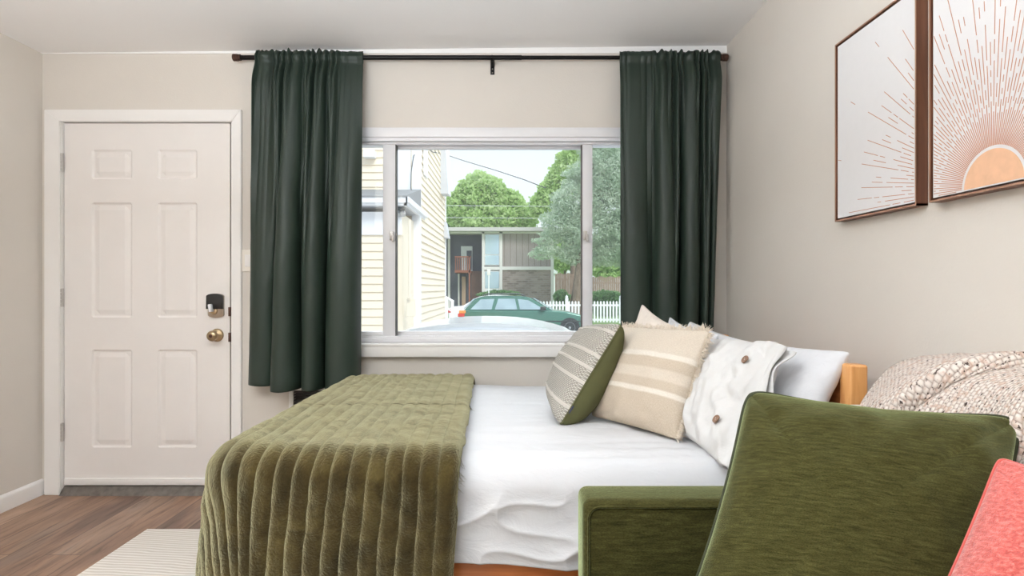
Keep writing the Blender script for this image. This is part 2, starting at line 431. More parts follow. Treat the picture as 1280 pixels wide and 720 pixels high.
class MB:
    """collects shapes in world coordinates and links them as one mesh object"""
    def __init__(self):
        self.bm = bmesh.new()
    def _merge(self, b2):
        me = bpy.data.meshes.new('tmp'); b2.to_mesh(me); b2.free()
        self.bm.from_mesh(me); bpy.data.meshes.remove(me)
    def box(self, x0, x1, y0, y1, z0, z1, bev=0.0, seg=2, mtx=None):
        b = bmesh.new(); bmesh.ops.create_cube(b, size=1.0)
        for v in b.verts:
            v.co = Vector(((x0 + x1) / 2 + v.co.x * (x1 - x0), (y0 + y1) / 2 + v.co.y * (y1 - y0), (z0 + z1) / 2 + v.co.z * (z1 - z0)))
        if bev > 0:
            bmesh.ops.bevel(b, geom=list(b.edges), offset=bev, segments=seg, profile=0.5, affect='EDGES', clamp_overlap=True)
        if mtx is not None:
            bmesh.ops.transform(b, matrix=mtx, verts=b.verts)
        self._merge(b); return self
    def prism(self, poly, axis, a0, a1, bev=0.0, seg=2):
        """poly of 2-D points extruded along axis ('x','y','z') from a0 to a1"""
        b = bmesh.new()
        def mk(p, a):
            if axis == 'x': return (a, p[0], p[1])
            if axis == 'y': return (p[0], a, p[1])
            return (p[0], p[1], a)
        lo = [b.verts.new(mk(p, a0)) for p in poly]; hi = [b.verts.new(mk(p, a1)) for p in poly]
        n = len(poly)
        b.faces.new(lo); b.faces.new(list(reversed(hi)))
        for i in range(n):
            b.faces.new((lo[i], hi[i], hi[(i + 1) % n], lo[(i + 1) % n]))
        bmesh.ops.recalc_face_normals(b, faces=b.faces)
        if bev > 0:
            bmesh.ops.bevel(b, geom=list(b.edges), offset=bev, segments=seg, profile=0.5, affect='EDGES', clamp_overlap=True)
        self._merge(b); return self
    def tube(self, pts, r, n=10, closed=False, cap=True):
        b = bmesh.new()
        P = [Vector(p) for p in pts]; rings = []; N = len(P)
        rr = r if hasattr(r, '__len__') else [r] * N
        up = None
        for i, p in enumerate(P):
            if closed: t = P[(i + 1) % N] - P[i - 1]
            else: t = P[min(i + 1, N - 1)] - P[max(i - 1, 0)]
            if t.length < 1e-9: t = Vector((0, 0, 1))
            t.normalize()
            if up is None:
                up = Vector((0, 0, 1)) if abs(t.z) < 0.9 else Vector((1, 0, 0))
            u = (up - t * up.dot(t))
            if u.length < 1e-6: u = t.orthogonal()
            u.normalize(); up = u; w = t.cross(u)
            rings.append([b.verts.new(p + (u * math.cos(2 * PI * k / n) + w * math.sin(2 * PI * k / n)) * rr[i]) for k in range(n)])
        for i in range(N if closed else N - 1):
            A, B = rings[i], rings[(i + 1) % N]
            for k in range(n):
                b.faces.new((A[k], A[(k + 1) % n], B[(k + 1) % n], B[k]))
        if not closed and cap:
            b.faces.new(list(reversed(rings[0]))); b.faces.new(rings[-1])
        bmesh.ops.recalc_face_normals(b, faces=b.faces)
        self._merge(b); return self
    def lathe(self, c, axis, prof, n=28):
        """prof: list of (distance along axis, radius) about point c"""
        a = Vector(axis).normalized(); u = a.orthogonal().normalized(); w = a.cross(u); c = Vector(c)
        b = bmesh.new(); rings = []
        for d, r in prof:
            rings.append([b.verts.new(c + a * d + (u * math.cos(2 * PI * k / n) + w * math.sin(2 * PI * k / n)) * max(r, 1e-5)) for k in range(n)])
        for A, B in zip(rings, rings[1:]):
            for k in range(n):
                b.faces.new((A[k], A[(k + 1) % n], B[(k + 1) % n], B[k]))
        b.faces.new(list(reversed(rings[0]))); b.faces.new(rings[-1])
        bmesh.ops.recalc_face_normals(b, faces=b.faces)
        self._merge(b); return self
    def poly(self, pts):
        vs = [self.bm.verts.new(p) for p in pts]; self.bm.faces.new(vs); return self
    def slab(self, pts, vec):
        """polygon pts given thickness along vec"""
        b = bmesh.new(); v = Vector(vec)
        lo = [b.verts.new(Vector(p)) for p in pts]; hi = [b.verts.new(Vector(p) + v) for p in pts]; n = len(pts)
        b.faces.new(lo); b.faces.new(list(reversed(hi)))
        for i in range(n): b.faces.new((lo[i], hi[i], hi[(i + 1) % n], lo[(i + 1) % n]))
        bmesh.ops.recalc_face_normals(b, faces=b.faces)
        self._merge(b); return self
    def build(self, name, mat, parent=None, smooth=True, ang=35):
        off = wloc(parent) if parent is not None else Vector((0, 0, 0))
        for v in self.bm.verts: v.co -= off
        me = bpy.data.meshes.new(name); self.bm.to_mesh(me); self.bm.free()
        me.materials.append(mat)
        if smooth:
            for p in me.polygons: p.use_smooth = True
            me.set_sharp_from_angle(angle=math.radians(ang))
        o = bpy.data.objects.new(name, me); COL.objects.link(o)
        if parent is not None: o.parent = parent
        return o

def arr_obj(name, V, Fc, mat, parent=None, smooth=True, uv=None):
    """V (n,3) world coordinates, Fc list/array of faces, uv per-vertex (n,2)"""
    off = wloc(parent) if parent is not None else Vector((0, 0, 0))
    V = np.asarray(V, float) - np.array(off)
    me = bpy.data.meshes.new(name)
    me.from_pydata(V.tolist(), [], [list(map(int, f)) for f in Fc])
    me.materials.append(mat)
    if uv is not None:
        lay = me.uv_layers.new(name='UVMap')
        li = np.zeros(len(me.loops), dtype=np.int32); me.loops.foreach_get('vertex_index', li)
        lay.data.foreach_set('uv', np.asarray(uv, float)[li].ravel())
    if smooth: me.polygons.foreach_set('use_smooth', [True] * len(me.polygons))
    me.update()
    o = bpy.data.objects.new(name, me); COL.objects.link(o)
    if parent is not None: o.parent = parent
    return o

def grid_faces(nu, nv, flip=False):
    i, j = np.meshgrid(np.arange(nu - 1), np.arange(nv - 1), indexing='ij')
    a = (i * nv + j).ravel(); b = ((i + 1) * nv + j).ravel(); c = ((i + 1) * nv + j + 1).ravel(); d = (i * nv + j + 1).ravel()
    return np.stack([a, d, c, b] if flip else [a, b, c, d], 1)

def grid_normals(P):
    du = np.gradient(P, axis=0); dv = np.gradient(P, axis=1)
    n = np.cross(du, dv); l = np.linalg.norm(n, axis=2, keepdims=True); l[l < 1e-12] = 1
    return n / l

def nz(x, y, z=0.0):
    return mnoise.noise(Vector((x, y, z)))
nzv = np.vectorize(nz)

def solid(o, t, off=-1.0):
    m = o.modifiers.new('thickness', 'SOLIDIFY'); m.thickness = t; m.offset = off
    return o

def sstep(a, b, x):
    t = np.clip((x - a) / (b - a), 0, 1)
    return t * t * (3 - 2 * t)

# ================================================================== ROOM SHELL
XL, XR = -2.575, 1.175
YF = -2.7
def ceil_z(x): return 2.415 + (x - XL) / (XR - XL) * 0.04
WT = 0.16

MB().box(XL - .3, XR + .3, YF - .2, D + WT, -0.12, 0.0).build('floor', M['floor'], smooth=False)['kind'] = 'structure'
cb = MB(); cb.prism([(XL - .3, ceil_z(XL - .3)), (XR + .3, ceil_z(XR + .3)), (XR + .3, 2.65), (XL - .3, 2.65)], 'y', YF - .2, D + WT)
cb.build('ceiling', M['ceiling'], smooth=False)['kind'] = 'structure'
MB().box(XL - .16, XL, YF, D + WT, 0, 2.6).build('wall_left', M['wall'], smooth=False)['kind'] = 'structure'
MB().box(XR, XR + .16, YF, D + WT, 0, 2.6).build('wall_right', M['wall'], smooth=False)['kind'] = 'structure'
MB().box(XL - .16, XR + .16, YF - .16, YF, 0, 2.6).build('wall_front', M['wall'], smooth=False)['kind'] = 'structure'

DX0, DX1, DZ1 = -2.472, -1.522, 2.043          # door opening
WX0, WX1, WZ0, WZ1 = -1.20, 0.935, 0.83, 1.965  # window opening
w = MB()
w.box(XL, DX0, D, D + WT, 0, 2.6)
w.box(DX0, DX1, D, D + WT, DZ1, 2.6)
w.box(DX1, WX0, D, D + WT, 0, 2.6)
w.box(WX0, WX1, D, D + WT, 0, WZ0)
w.box(WX0, WX1, D, D + WT, WZ1, 2.6)
w.box(WX1, XR, D, D + WT, 0, 2.6)
w.build('wall_back', M['wall'], smooth=False)['kind'] = 'structure'

# white painted strip where the sloping ceiling meets the back wall
MB().prism([(XL, 2.413), (XR, 2.415), (XR, ceil_z(XR) + .01), (XL, ceil_z(XL) + .01)], 'y', D - 0.008, D).build('trim_1', M['ceiling'], smooth=False)['kind'] = 'structure'

# baseboards
def baseboard(name, axis, a0, a1, wallpos, sign):
    prof = [(0, 0), (0.013, 0), (0.013, 0.068), (0.009, 0.078), (0.004, 0.084), (0, 0.086)]
    if axis == 'y':
        poly = [(wallpos + sign * p, z) for p, z in prof]
        o = MB().prism(poly, 'y', a0, a1).build(name, M['trim'])
    else:
        poly = [(wallpos + sign * p, z) for p, z in prof]
        o = MB().prism(poly, 'x', a0, a1).build(name, M['trim'])
    o['kind'] = 'structure'
baseboard('baseboard_left', 'y', YF, D, XL, 1)
baseboard('baseboard_right', 'y', YF, D, XR, -1)
baseboard('baseboard_back', 'x', -1.47, XR, D, -1)

# ------------------------------------------------------------------ door
door = thing('door_1', kind='structure', loc=(-2.0, D, 0))
LX0, LX1, LZ0, LZ1 = -2.463, -1.553, 0.045, 2.036
YD = D + 0.012                                   # face of the leaf
def door_leaf():
    px = lambda p: (p - 640) / 227.2
    pz = lambda p: CAMZ - (p - 360) / 227.2
    cols = [(px(114.5), px(165)), (px(197), px(246.5))]
    rows = [(pz(224), pz(187)), (pz(397), pz(253)), (pz(559.5), pz(437))]
    offs = [0, .010, .017, .042]
    dep = [0, .008, .008, .0015]
    xs = {LX0, LX1}; zs = {LZ0, LZ1}
    for a, b in cols:
        for o in offs: xs |= {a + o, b - o}
    for a, b in rows:
        for o in offs: zs |= {a + o, b - o}
    xs = sorted(xs); zs = sorted(zs)
    def depth(x, z):
        for a, b in cols:
            for c, d in rows:
                m = min(x - a, b - x, z - c, d - z)
                if m > -1e-6: return float(np.interp(m, offs, dep))
        return 0.0
    V = np.array([[(x, YD + depth(x, z), z) for z in zs] for x in xs]).reshape(-1, 3).tolist()
    nu, nv = len(xs), len(zs)
    b = MB(); vs = [b.bm.verts.new(v) for v in V]
    g = lambda i, j: vs[i * nv + j]
    for i in range(nu - 1):
        for j in range(nv - 1):
            q = [g(i, j), g(i + 1, j), g(i + 1, j + 1), g(i, j + 1)]
            h = [v.co.y for v in q]
            if abs((h[0] + h[2]) - (h[1] + h[3])) > 1e-6:
                if abs(h[0] - h[2]) < abs(h[1] - h[3]): b.bm.faces.new((q[0], q[1], q[2])); b.bm.faces.new((q[0], q[2], q[3]))
                else: b.bm.faces.new((q[0], q[1], q[3])); b.bm.faces.new((q[1], q[2], q[3]))
            else: b.bm.faces.new(q)
    b.box(LX0, LX1, YD + .012, YD + .05, LZ0, LZ1)
    for (x0, x1, z0, z1) in ((LX0, LX0 + .002, LZ0, LZ1), (LX1 - .002, LX1, LZ0, LZ1), (LX0, LX1, LZ0, LZ0 + .002), (LX0, LX1, LZ1 - .002, LZ1)):
        b.box(x0, x1, YD + .0003, YD + .014, z0, z1)
    return b.build('door_leaf', M['door'], door, smooth=False)
door_leaf()
# frame / jamb behind the leaf edge, a dark sheet behind puts shade into the gaps
jb = MB()
jb.box(DX0 - .02, LX0 - .004, D - .001, D + .12, 0, DZ1); jb.box(LX1 + .014, DX1 + .02, D - .001, D + .12, 0, DZ1); jb.box(DX0, DX1, D - .001, D + .12, LZ1 + .004, DZ1 + .01)
jb.build('jamb', M['trim'], door, smooth=False)
gk = MB(); gk.box(DX0, DX1, YD + .05, YD + .06, 0, DZ1)
gk.build('gap_shade_sheet', M['gasket_gap_shade'], door, smooth=False)
cs = MB()
def casing_piece(poly_pts): cs.slab(poly_pts, (0, -0.017, 0))
ox0, ox1, oz = -2.553, -1.478, 2.104
ix0, ix1, iz = -2.468, -1.527, 2.040
casing_piece([(ox0, D, 0), (ix0, D, 0), (ix0, D, iz), (ox0, D, oz)])
casing_piece([(ox1, D, 0), (ox1, D, oz), (ix1, D, iz), (ix1, D, 0)])
casing_piece([(ox0, D, oz), (ix0, D, iz), (ix1, D, iz), (ox1, D, oz)])
bmesh.ops.bevel(cs.bm, geom=[e for e in cs.bm.edges], offset=.003, segments=2, affect='EDGES', clamp_overlap=True)
cs.build('casing', M['trim'], door)
for zc in (CAMZ - (203 - 360) / 228., CAMZ - (372 - 360) / 228., CAMZ - (540 - 360) / 228.):
    h = MB()
    for k in range(5):
        h.tube([(LX0 - .003, D - .004, zc - .05 + k * .02), (LX0 - .003, D - .004, zc - .05 + k * .02 + .0185)], .0075, 12)
    h.box(LX0 - .022, LX0 + .004, D - .0015, D + .004, zc - .05, zc + .05)
    h.build('hinge', M['steel_hinge'], door)
MB().box(LX0 + .005, LX1 - .005, YD - .012, YD + .002, .048, .085, .003).build('door_sweep', M['trim'], door)
MB().prism([(D - .03, 0), (D + .1, 0), (D + .1, .042), (D + .012, .042), (D - .02, .012)], 'x', DX0 + .01, DX1 - .01).build('threshold', M['threshold'], door, smooth=False)
# knob
kx, ky, kz = (271 - 640) / 227.5, YD, CAMZ - (419 - 360) / 227.5
kn = MB(); kn.lathe((kx, ky, kz), (0, -1, 0), [(0, .036), (.003, .036), (.008, .032), (.012, .018), (.014, .012), (.034, .012), (.038, .020), (.045, .027), (.055, .029), (.064, .026), (.070, .018), (.0705, .0105), (.069, .010), (.069, .0)], 36)
ko = kn.build('knob', M['brass'], door)
MB().lathe((kx, ky - .0695, kz), (0, -1, 0), [(0, .009), (.002, .009), (.003, .006), (.003, 0)], 20).build('keyway', M['bronze_end'], ko)
# electronic deadbolt
lx, lz = (270.3 - 640) / 227.5, CAMZ - (382 - 360) / 227.5
lo = MB()
out = []
hw, hh_ = .0435, .066
for k in range(13):
    a = PI * k / 12
    out.append((lx + hw * math.cos(a), lz + hh_ - .014 + .014 * math.sin(a)))
for k in range(13):
    a = PI + PI * k / 12
    out.append((lx + hw * math.cos(a), lz - hh_ + .014 + .014 * math.sin(a)))
lo.prism(out, 'y', YD - .012, YD, .003)
lk = lo.build('deadbolt', M['nickel'], door)
up = [(x, z) for x, z in out if z > lz] + [(lx - hw - .002, lz - .012), (lx + hw + .002, lz - .012)]
up2 = [(x * 1.0, z) for x, z in out[:13]] + [(lx - hw - .001, lz - .018), (lx + hw + .001, lz - .018)]
MB().prism(up2, 'y', YD - .030, YD - .010, .005, 3).build('cover', M['lock_black'], lk)
tm = MB(); tm.lathe((lx - .008, YD - .012, lz - .030), (0, -1, 0), [(0, .019), (.008, .018), (.010, .014), (.010, 0)], 24)
tm.build('rose', M['brass'], lk)
MB().box(-.0085, .0085, -.03, 0, -.021, .021, .004, 2, Matrix.Translation((lx - .014, YD - .020, lz - .012)) @ Matrix.Rotation(-.15, 4, 'Y')).build('thumb_turn', M['white_enamel'], lk)
for (z0, z1) in ((.985, 1.035), (.845, .895)):
    MB().box(LX1 - .002, LX1 + .010, D - .003, D + .02, z0 - .01, z1 - .01, .001).build('strike_plate', M['bronze_end'], door)

# ------------------------------------------------------------------ window
win = thing('window_1', kind='structure', loc=(-.13, D, WZ0))
YG = D + 0.075
zt = lambda p, s=224.: CAMZ - (p - 360) / s
xw = lambda p, s=224.: (p - 640) / s
fr = MB()
# flat casing on the wall
T = .012
fr.box(WX0 - .05, WX1 + .05, D - T, D, WZ1 - .010, 2.007, .002)
fr.box(WX0 - .05, WX0 + .008, D - T, D, WZ0, WZ1 - .01, .002)
fr.box(WX1 - .008, WX1 + .05, D - T, D, WZ0, WZ1 - .01, .002)
fr.build('window_casing', M['vinyl'], win)
ln = MB()
ln.box(WX0, WX1, D, D + WT, WZ1 - .028, WZ1); ln.box(WX0, WX0 + .03, D, D + WT, WZ0, WZ1); ln.box(WX1 - .03, WX1, D, D + WT, WZ0, WZ1); ln.box(WX0, WX1, D + .01, D + WT, WZ0, WZ0 + .022)
ln.box(WX0, WX1, D + .03, D + .06, WZ1 - .04, WZ1 - .02, .002)
ln.box(WX0, WX1, D + .03, D + .12, WZ0 + .02, WZ0 + .034, .002)
ln.build('window_frame', M['vinyl'], win, smooth=False)
si = MB(); si.box(WX0 - .06, WX1 + .06, D - .045, D + .03, WZ0 - .074, WZ0 - .004, .004, 2)
si.box(WX0 - .055, WX1 + .055, D - .05, D + .03, WZ0 - .016, WZ0, .004, 2)
si.build('window_sill', M['trim'], win)
def sash(name, x0, x1, gx0, gx1, gz0, gz1, z0, z1, y):
    s = MB(); th = .018
    s.box(x0, gx0, y - th, y + th, z0, z1, .003); s.box(gx1, x1, y - th, y + th, z0, z1, .003)
    s.box(gx0 - .002, gx1 + .002, y - th, y + th, gz1, z1, .003); s.box(gx0 - .002, gx1 + .002, y - th, y + th, z0, gz0, .003)
    so = s.build(name, M['vinyl'], win)
    MB().box(gx0 - .003, gx1 + .003, y - .003, y + .003, gz0 - .003, gz1 + .003).build('pane', M['glass'], so, smooth=False)
    return so
zb, ztp = WZ0 + .030, WZ1 - .032
s1 = sash('side_sash', WX0 + .028, xw(494, 226), xw(376), xw(479.5), zt(414), zt(180.5), zb, ztp, D + .055)
s3 = sash('side_sash', xw(728, 226), WX1 - .028, xw(740), xw(846), zt(414), zt(182), zb, ztp, D + .055)
s2 = sash('fixed_sash', xw(487), xw(735), xw(494.5), xw(727.5), zt(414.5), zt(184.5), zb, ztp, D + .098)
for sx, so in ((xw(489.5, 226), s1), (xw(731.5, 226), s3)):
    l = MB(); l.box(sx - .010, sx + .010, D + .018, D + .038, 1.395, 1.445, .003); l.box(sx + .004, sx + .016, D + .008, D + .020, 1.385, 1.425, .003)
    l.build('sash_latch', M['steel_hinge'], so)
gs = MB(); gs.box(xw(494, 226) - .0005, xw(494, 226) + .004, D + .035, D + .08, zb, ztp); gs.box(xw(728, 226) - .004, xw(728, 226) + .0005, D + .035, D + .08, zb, ztp)
gs.build('weather_strip', M['gasket_gap_shade'], win, smooth=False)

# ------------------------------------------------------------------ light switch, heater
swx, swz = (310.5 - 640) / 228., CAMZ - (326 - 360) / 228.
sw = thing('light_switch', 'white light switch plate between the door casing and the green curtain', 'light switch', (swx, D, swz))
MB().box(swx - .036, swx + .036, D - .007, D, swz - .06, swz + .06, .003).build('plate', M['switch'], sw)
MB().box(swx - .016, swx + .016, D - .011, D - .006, swz - .033, swz + .033, .002).build('rocker', M['trim'], sw)

hx0, hx1, hz0, hz1 = (363.5 - 640) / 229., (414 - 640) / 229., .16, .615
ht = thing('wall_heater', 'white wall heater with dark louvred grille below the green curtain', 'heater', ((hx0 + hx1) / 2, D, hz0))
hb = MB()
gx0, gx1, gz0, gz1 = (369.5 - 640) / 229., (407 - 640) / 229., .24, CAMZ - (487 - 360) / 229.
hb.box(hx0, gx0, D - .045, D, hz0, hz1, .004); hb.box(gx1, hx1, D - .045, D, hz0, hz1, .004)
hb.box(gx0 - .004, gx1 + .004, D - .045, D, gz1, hz1, .004); hb.box(gx0 - .004, gx1 + .004, D - .045, D, hz0, gz0, .004)
hb.build('housing', M['trim'], ht)
MB().box(gx0, gx1, D - .012, D - .002, gz0, gz1).build('backing', M['heater_dark'], ht, smooth=False)
gr = MB(); n_ = 22
for k in range(n_):
    z = gz0 + (k + .5) * (gz1 - gz0) / n_
    gr.box(gx0, gx1, -.008, .008, -.0012, .0012, 0, 1, Matrix.Translation((0, D - .035, z)) @ Matrix.Rotation(.6, 4, 'X'))
gr.build('grille', M['heater_grille'], ht, smooth=False)

# ------------------------------------------------------------------ curtain rod and curtains
RS = 233.5
YR = F / RS
RZ = CAMZ + 288 / RS
rod = thing('curtain_rod', 'long black curtain rod on a centre bracket above the window', 'curtain rod', (-.12, YR, RZ))
ra, rm, rb_ = (298 - 640) / RS, (652 - 640) / RS, (903 - 640) / RS
MB().tube([(ra, YR, RZ), (rm, YR, RZ)], .0125, 16).tube([(rm, YR, RZ), (rb_, YR, RZ)], .0105, 16).build('pole', M['black_metal'], rod)
for x, sg in ((ra, -1), (rb_, 1)):
    MB().lathe((x, YR, RZ), (sg, 0, 0), [(-.012, .0165), (-.002, .0165), (-.002, .015), (.003, .015), (.003, .019), (.026, .019), (.028, .017), (.028, 0)], 20).build('end_cap', M['bronze_end'], rod)
bx = (615 - 640) / RS
br_ = MB(); br_.box(bx - .011, bx + .011, D - .004, D, RZ - .065, RZ + .025, .001); br_.box(bx - .006, bx + .006, YR - .005, D, RZ - .022, RZ - .012, .001)
br_.tube([(bx, YR + .016 * math.cos(a), RZ + .016 * math.sin(a)) for a in np.linspace(-2.8, 1.2, 10)], .004, 8)
bo = br_.build('bracket', M['black_metal'], rod)
for dz in (-.055, -.035):
    MB().lathe((bx, D - .004, RZ + dz), (0, -1, 0), [(0, .0035), (.0015, .003), (.0015, 0)], 10).build('screw', M['nickel'], bo)

def curtain(name, label, xt, xb, zb_fn, valleys, heights, topfreq, seed, flat=None, yshift=0.0):
    """xt,xb: left/right X at the rod and hem; valleys: positions of creases 0..1 along the hem"""
    nu, nv = 240, 150
    u = np.linspace(0, 1, nu)[:, None] * np.ones((1, nv)); v = np.ones((nu, 1)) * np.linspace(0, 1, nv)[None, :]
    ztop = RZ + .030
    # broad folds that grow towards the hem
    big = np.zeros_like(u)
    for k in range(len(valleys) - 1):
        a, b = valleys[k], valleys[k + 1]
        m = (u >= a) & (u <= b)
        t = (u - a) / (b - a)
        big += np.where(m, heights[k] * np.abs(np.sin(PI * np.clip(t, 0, 1))) ** .85, 0)
    # fine gathers at the top; they fade out downward
    ph = np.array([nz(x * 5.0, seed) for x in np.linspace(0, 1, nu)])[:, None] * 2.2
    gate = np.ones_like(u) if flat is None else flat(u)
    fine = .024 * gate * np.abs(np.sin(topfreq * PI * (u + .05 * ph))) ** .8
    mid = .040 * gate * np.abs(np.sin(topfreq * .5 * PI * (u + .08 * ph) + .4)) ** .7
    w_top = 1 - sstep(0.02, .32, v); w_mid = sstep(.0, .10, v) * (1 - sstep(.25, .85, v)); w_big = sstep(.03, .75, v)
    dep = fine * w_top + mid * w_mid + big * w_big
    x = (xt[0] + (xt[1] - xt[0]) * u) * (1 - v ** .9) + (xb[0] + (xb[1] - xb[0]) * u) * v ** .9
    for k in range(len(valleys) - 1):
        a, b = valleys[k], valleys[k + 1]
        t = np.clip((u - a) / (b - a), 0, 1)
        x = x - .105 * (b - a) * (xb[1] - xb[0]) * np.sin(2 * PI * t) * w_big * min(1, heights[k] / .09)
    # soft sideways drift of the folds
    x = x + .012 * np.sin(2 * PI * u * 2.3 + 5 * v + seed) * v * u * (1 - u) * 4 * .6
    zbot = np.array([zb_fn(t) for t in np.linspace(0, 1, nu)])[:, None]
    # header ruffle, rod pocket, then the body
    z = ztop + (zbot - ztop) * v
    head = 1 - sstep(.010, .030, v)
    z = z + head * gate * .018 * np.array([nz(t * 31, seed + 3.3) for t in np.linspace(0, 1, nu)])[:, None]
    pocket = np.exp(-((z - RZ) / .018) ** 2)
    wr = .004 * nzv(u * 7, v * 9, seed) * sstep(.1, .5, v) + .0025 * nzv(u * 16, v * 26 + 9, seed) * sstep(.2, .6, v)
    y = YR - .016 + yshift - dep - wr + .012 * (1 - pocket) * (1 - sstep(.02, .12, v)) - .004 * pocket
    # hem turns under slightly
    P = np.stack([x, y, z], 2)
    o = arr_obj(name, P.reshape(-1, 3), grid_faces(nu, nv), M['curtain'], None, True)
    solid(o, .0025, 1.0)
    # back of the rod pocket
    vb = np.linspace(0, 1, 8)
    xs = np.linspace(xt[0] + .004, xt[1] - .004, 120)
    Pb = np.array([[(xx, YR + .016 + .004 * math.sin(xx * 160), ztop - .002 - t * .055) for t in vb] for xx in xs])
    return tag(o, label, 'curtain', 'green window curtains'), Pb

zl = CAMZ - (483 - 360) / 234.
def hemL(t):
    return float(np.interp(t, [0, .24, .245, .36, .49, .495, .6, .695, .70, .85, 1], [482, 483, 486, 487, 484.5, 484.5, 486, 485, 485, 487, 484]) * -1 / 237 + CAMZ + 360 / 237)
cL, PbL = curtain('curtain', 'dark green curtain beside the white front door', ((319 - 640) / 236., (452.5 - 640) / 236.), ((307 - 640) / 237., (449.5 - 640) / 237.), hemL,
                  [0.0, .235, .485, .70, 1.0], [.045, .125, .125, .115], 15, 1.7, flat=lambda u: 1 - .75 * sstep(.74, .82, u))
cR, PbR = curtain('curtain', 'dark green curtain in the corner behind the bed pillows', ((775.5 - 640) / 236., (900.5 - 640) / 236.), ((777 - 640) / 237., (893 - 640) / 237.), lambda t: zl + .05,
                  [0.0, .33, .62, .82, .92, 1.0], [.050, .085, .085, .070, .040], 15, 5.2, flat=lambda u: .2 + .8 * sstep(.28, .42, u))
for c_, pb in ((cL, PbL), (cR, PbR)):
    o = arr_obj('rod_pocket', pb.reshape(-1, 3), grid_faces(pb.shape[0], pb.shape[1]), M['curtain'], c_)
    solid(o, .002)

# ------------------------------------------------------------------ rug
RX0, RX1, RY0, RY1 = -1.695, -.05, .85, F * (1.13 / (664. - 360.))
rb2 = MB(); rb2.box(RX0, RX1, RY0, RY1, .0005, .012, .004, 2)
tag(rb2.build('rug', M['rug']), 'off-white ridged area rug on the plank floor by the bed foot', 'rug')

# ================================================================== BED
SN, SF = 440., 236.
YN, YFAR = F / SN, F / SF         # near and far edge of the bedding top (1.636, 3.051)
ZT = .630
XFOOT, XHEAD = -.83, .955
bed = thing('bed', 'honey pine bed frame with slab headboard against the right wall', 'bed', (.1, (YN + YFAR) / 2, 0))
hy0, hy1 = F / 430., F / 257.
hX, hXb = .982, 1.037
MB().box(hX + .012, hXb - .004, hy0 + .05, hy1 - .05, .22, .893, .010, 3).build('headboard', M['pine'], bed)
for y0, y1 in ((hy0, hy0 + .055), (hy1 - .055, hy1)):
    MB().box(hX, hXb, y0, y1, 0.012, .906, .008, 3).build('headboard_post', M['pine_end'], bed)
for y0 in (YN + .035, YFAR - .075):
    MB().box(XFOOT + .03, hX + .01, y0, y0 + .04, .20, .395, .006, 2).build('side_rail', M['pine_rail'], bed)
MB().box(XFOOT + .005, XFOOT + .045, YN + .035, YFAR - .035, .20, .39, .006, 2).build('footboard', M['pine'], bed)
for y0 in (YN + .04, YFAR - .10):
    MB().box(XFOOT + .01, XFOOT + .07, y0, y0 + .06, .012, .30, .005, 2).build('leg', M['pine_end'], bed)
MB().box(XFOOT + .045, hX - .01, YN + .08, YFAR - .08, .30, .34, .003).build('slat_base', M['pine'], bed)
MB().box(XFOOT + .02, XHEAD - .005, YN + .03, YFAR - .03, .34, ZT - .045, .05, 4).build('mattress', M['mattress'], bed)

def drape(X, T, xc, yn, yf, R, r, top, a_dir=-1, flare=.0, corner=.0):
    """map flat cloth coordinates to a rounded slab. X: x coordinate (values below xc run over the foot end),
    T: y coordinate (below yn+R runs over the near side, above yf-R over the far side)"""
    a = np.maximum(0, xc - X)
    bn = np.maximum(0, (yn + R) - T); bf = np.maximum(0, T - (yf - R)); b = np.where(bn > 0, bn, bf); sg = np.where(bn > 0, -1.0, 1.0)
    rho = np.hypot(a, b); th = np.arctan2(a, np.maximum(b, 1e-9))
    th = np.where(rho < 1e-9, 0, th)
    e0 = R - r
    phi = np.clip((rho - e0) / r, 0, PI / 2)
    plan = np.where(rho < e0, rho, e0 + r * np.sin(phi))
    drop = np.where(rho < e0, 0, r * (1 - np.cos(phi)))
    ext = np.maximum(0, rho - (e0 + r * PI / 2))
    ext = np.where(ext > .36, .36 + .06 * np.tanh((ext - .36) / .06), ext)
    plan = plan + (flare + corner * np.sin(2 * th)) * ext; drop = drop + ext
    cx = np.where(X < xc, xc, X); cy = np.where(bn > 0, yn + R, np.where(bf > 0, yf - R, T))
    return np.stack([cx - plan * np.sin(th), cy + sg * plan * np.cos(th), top - drop], 2), drop

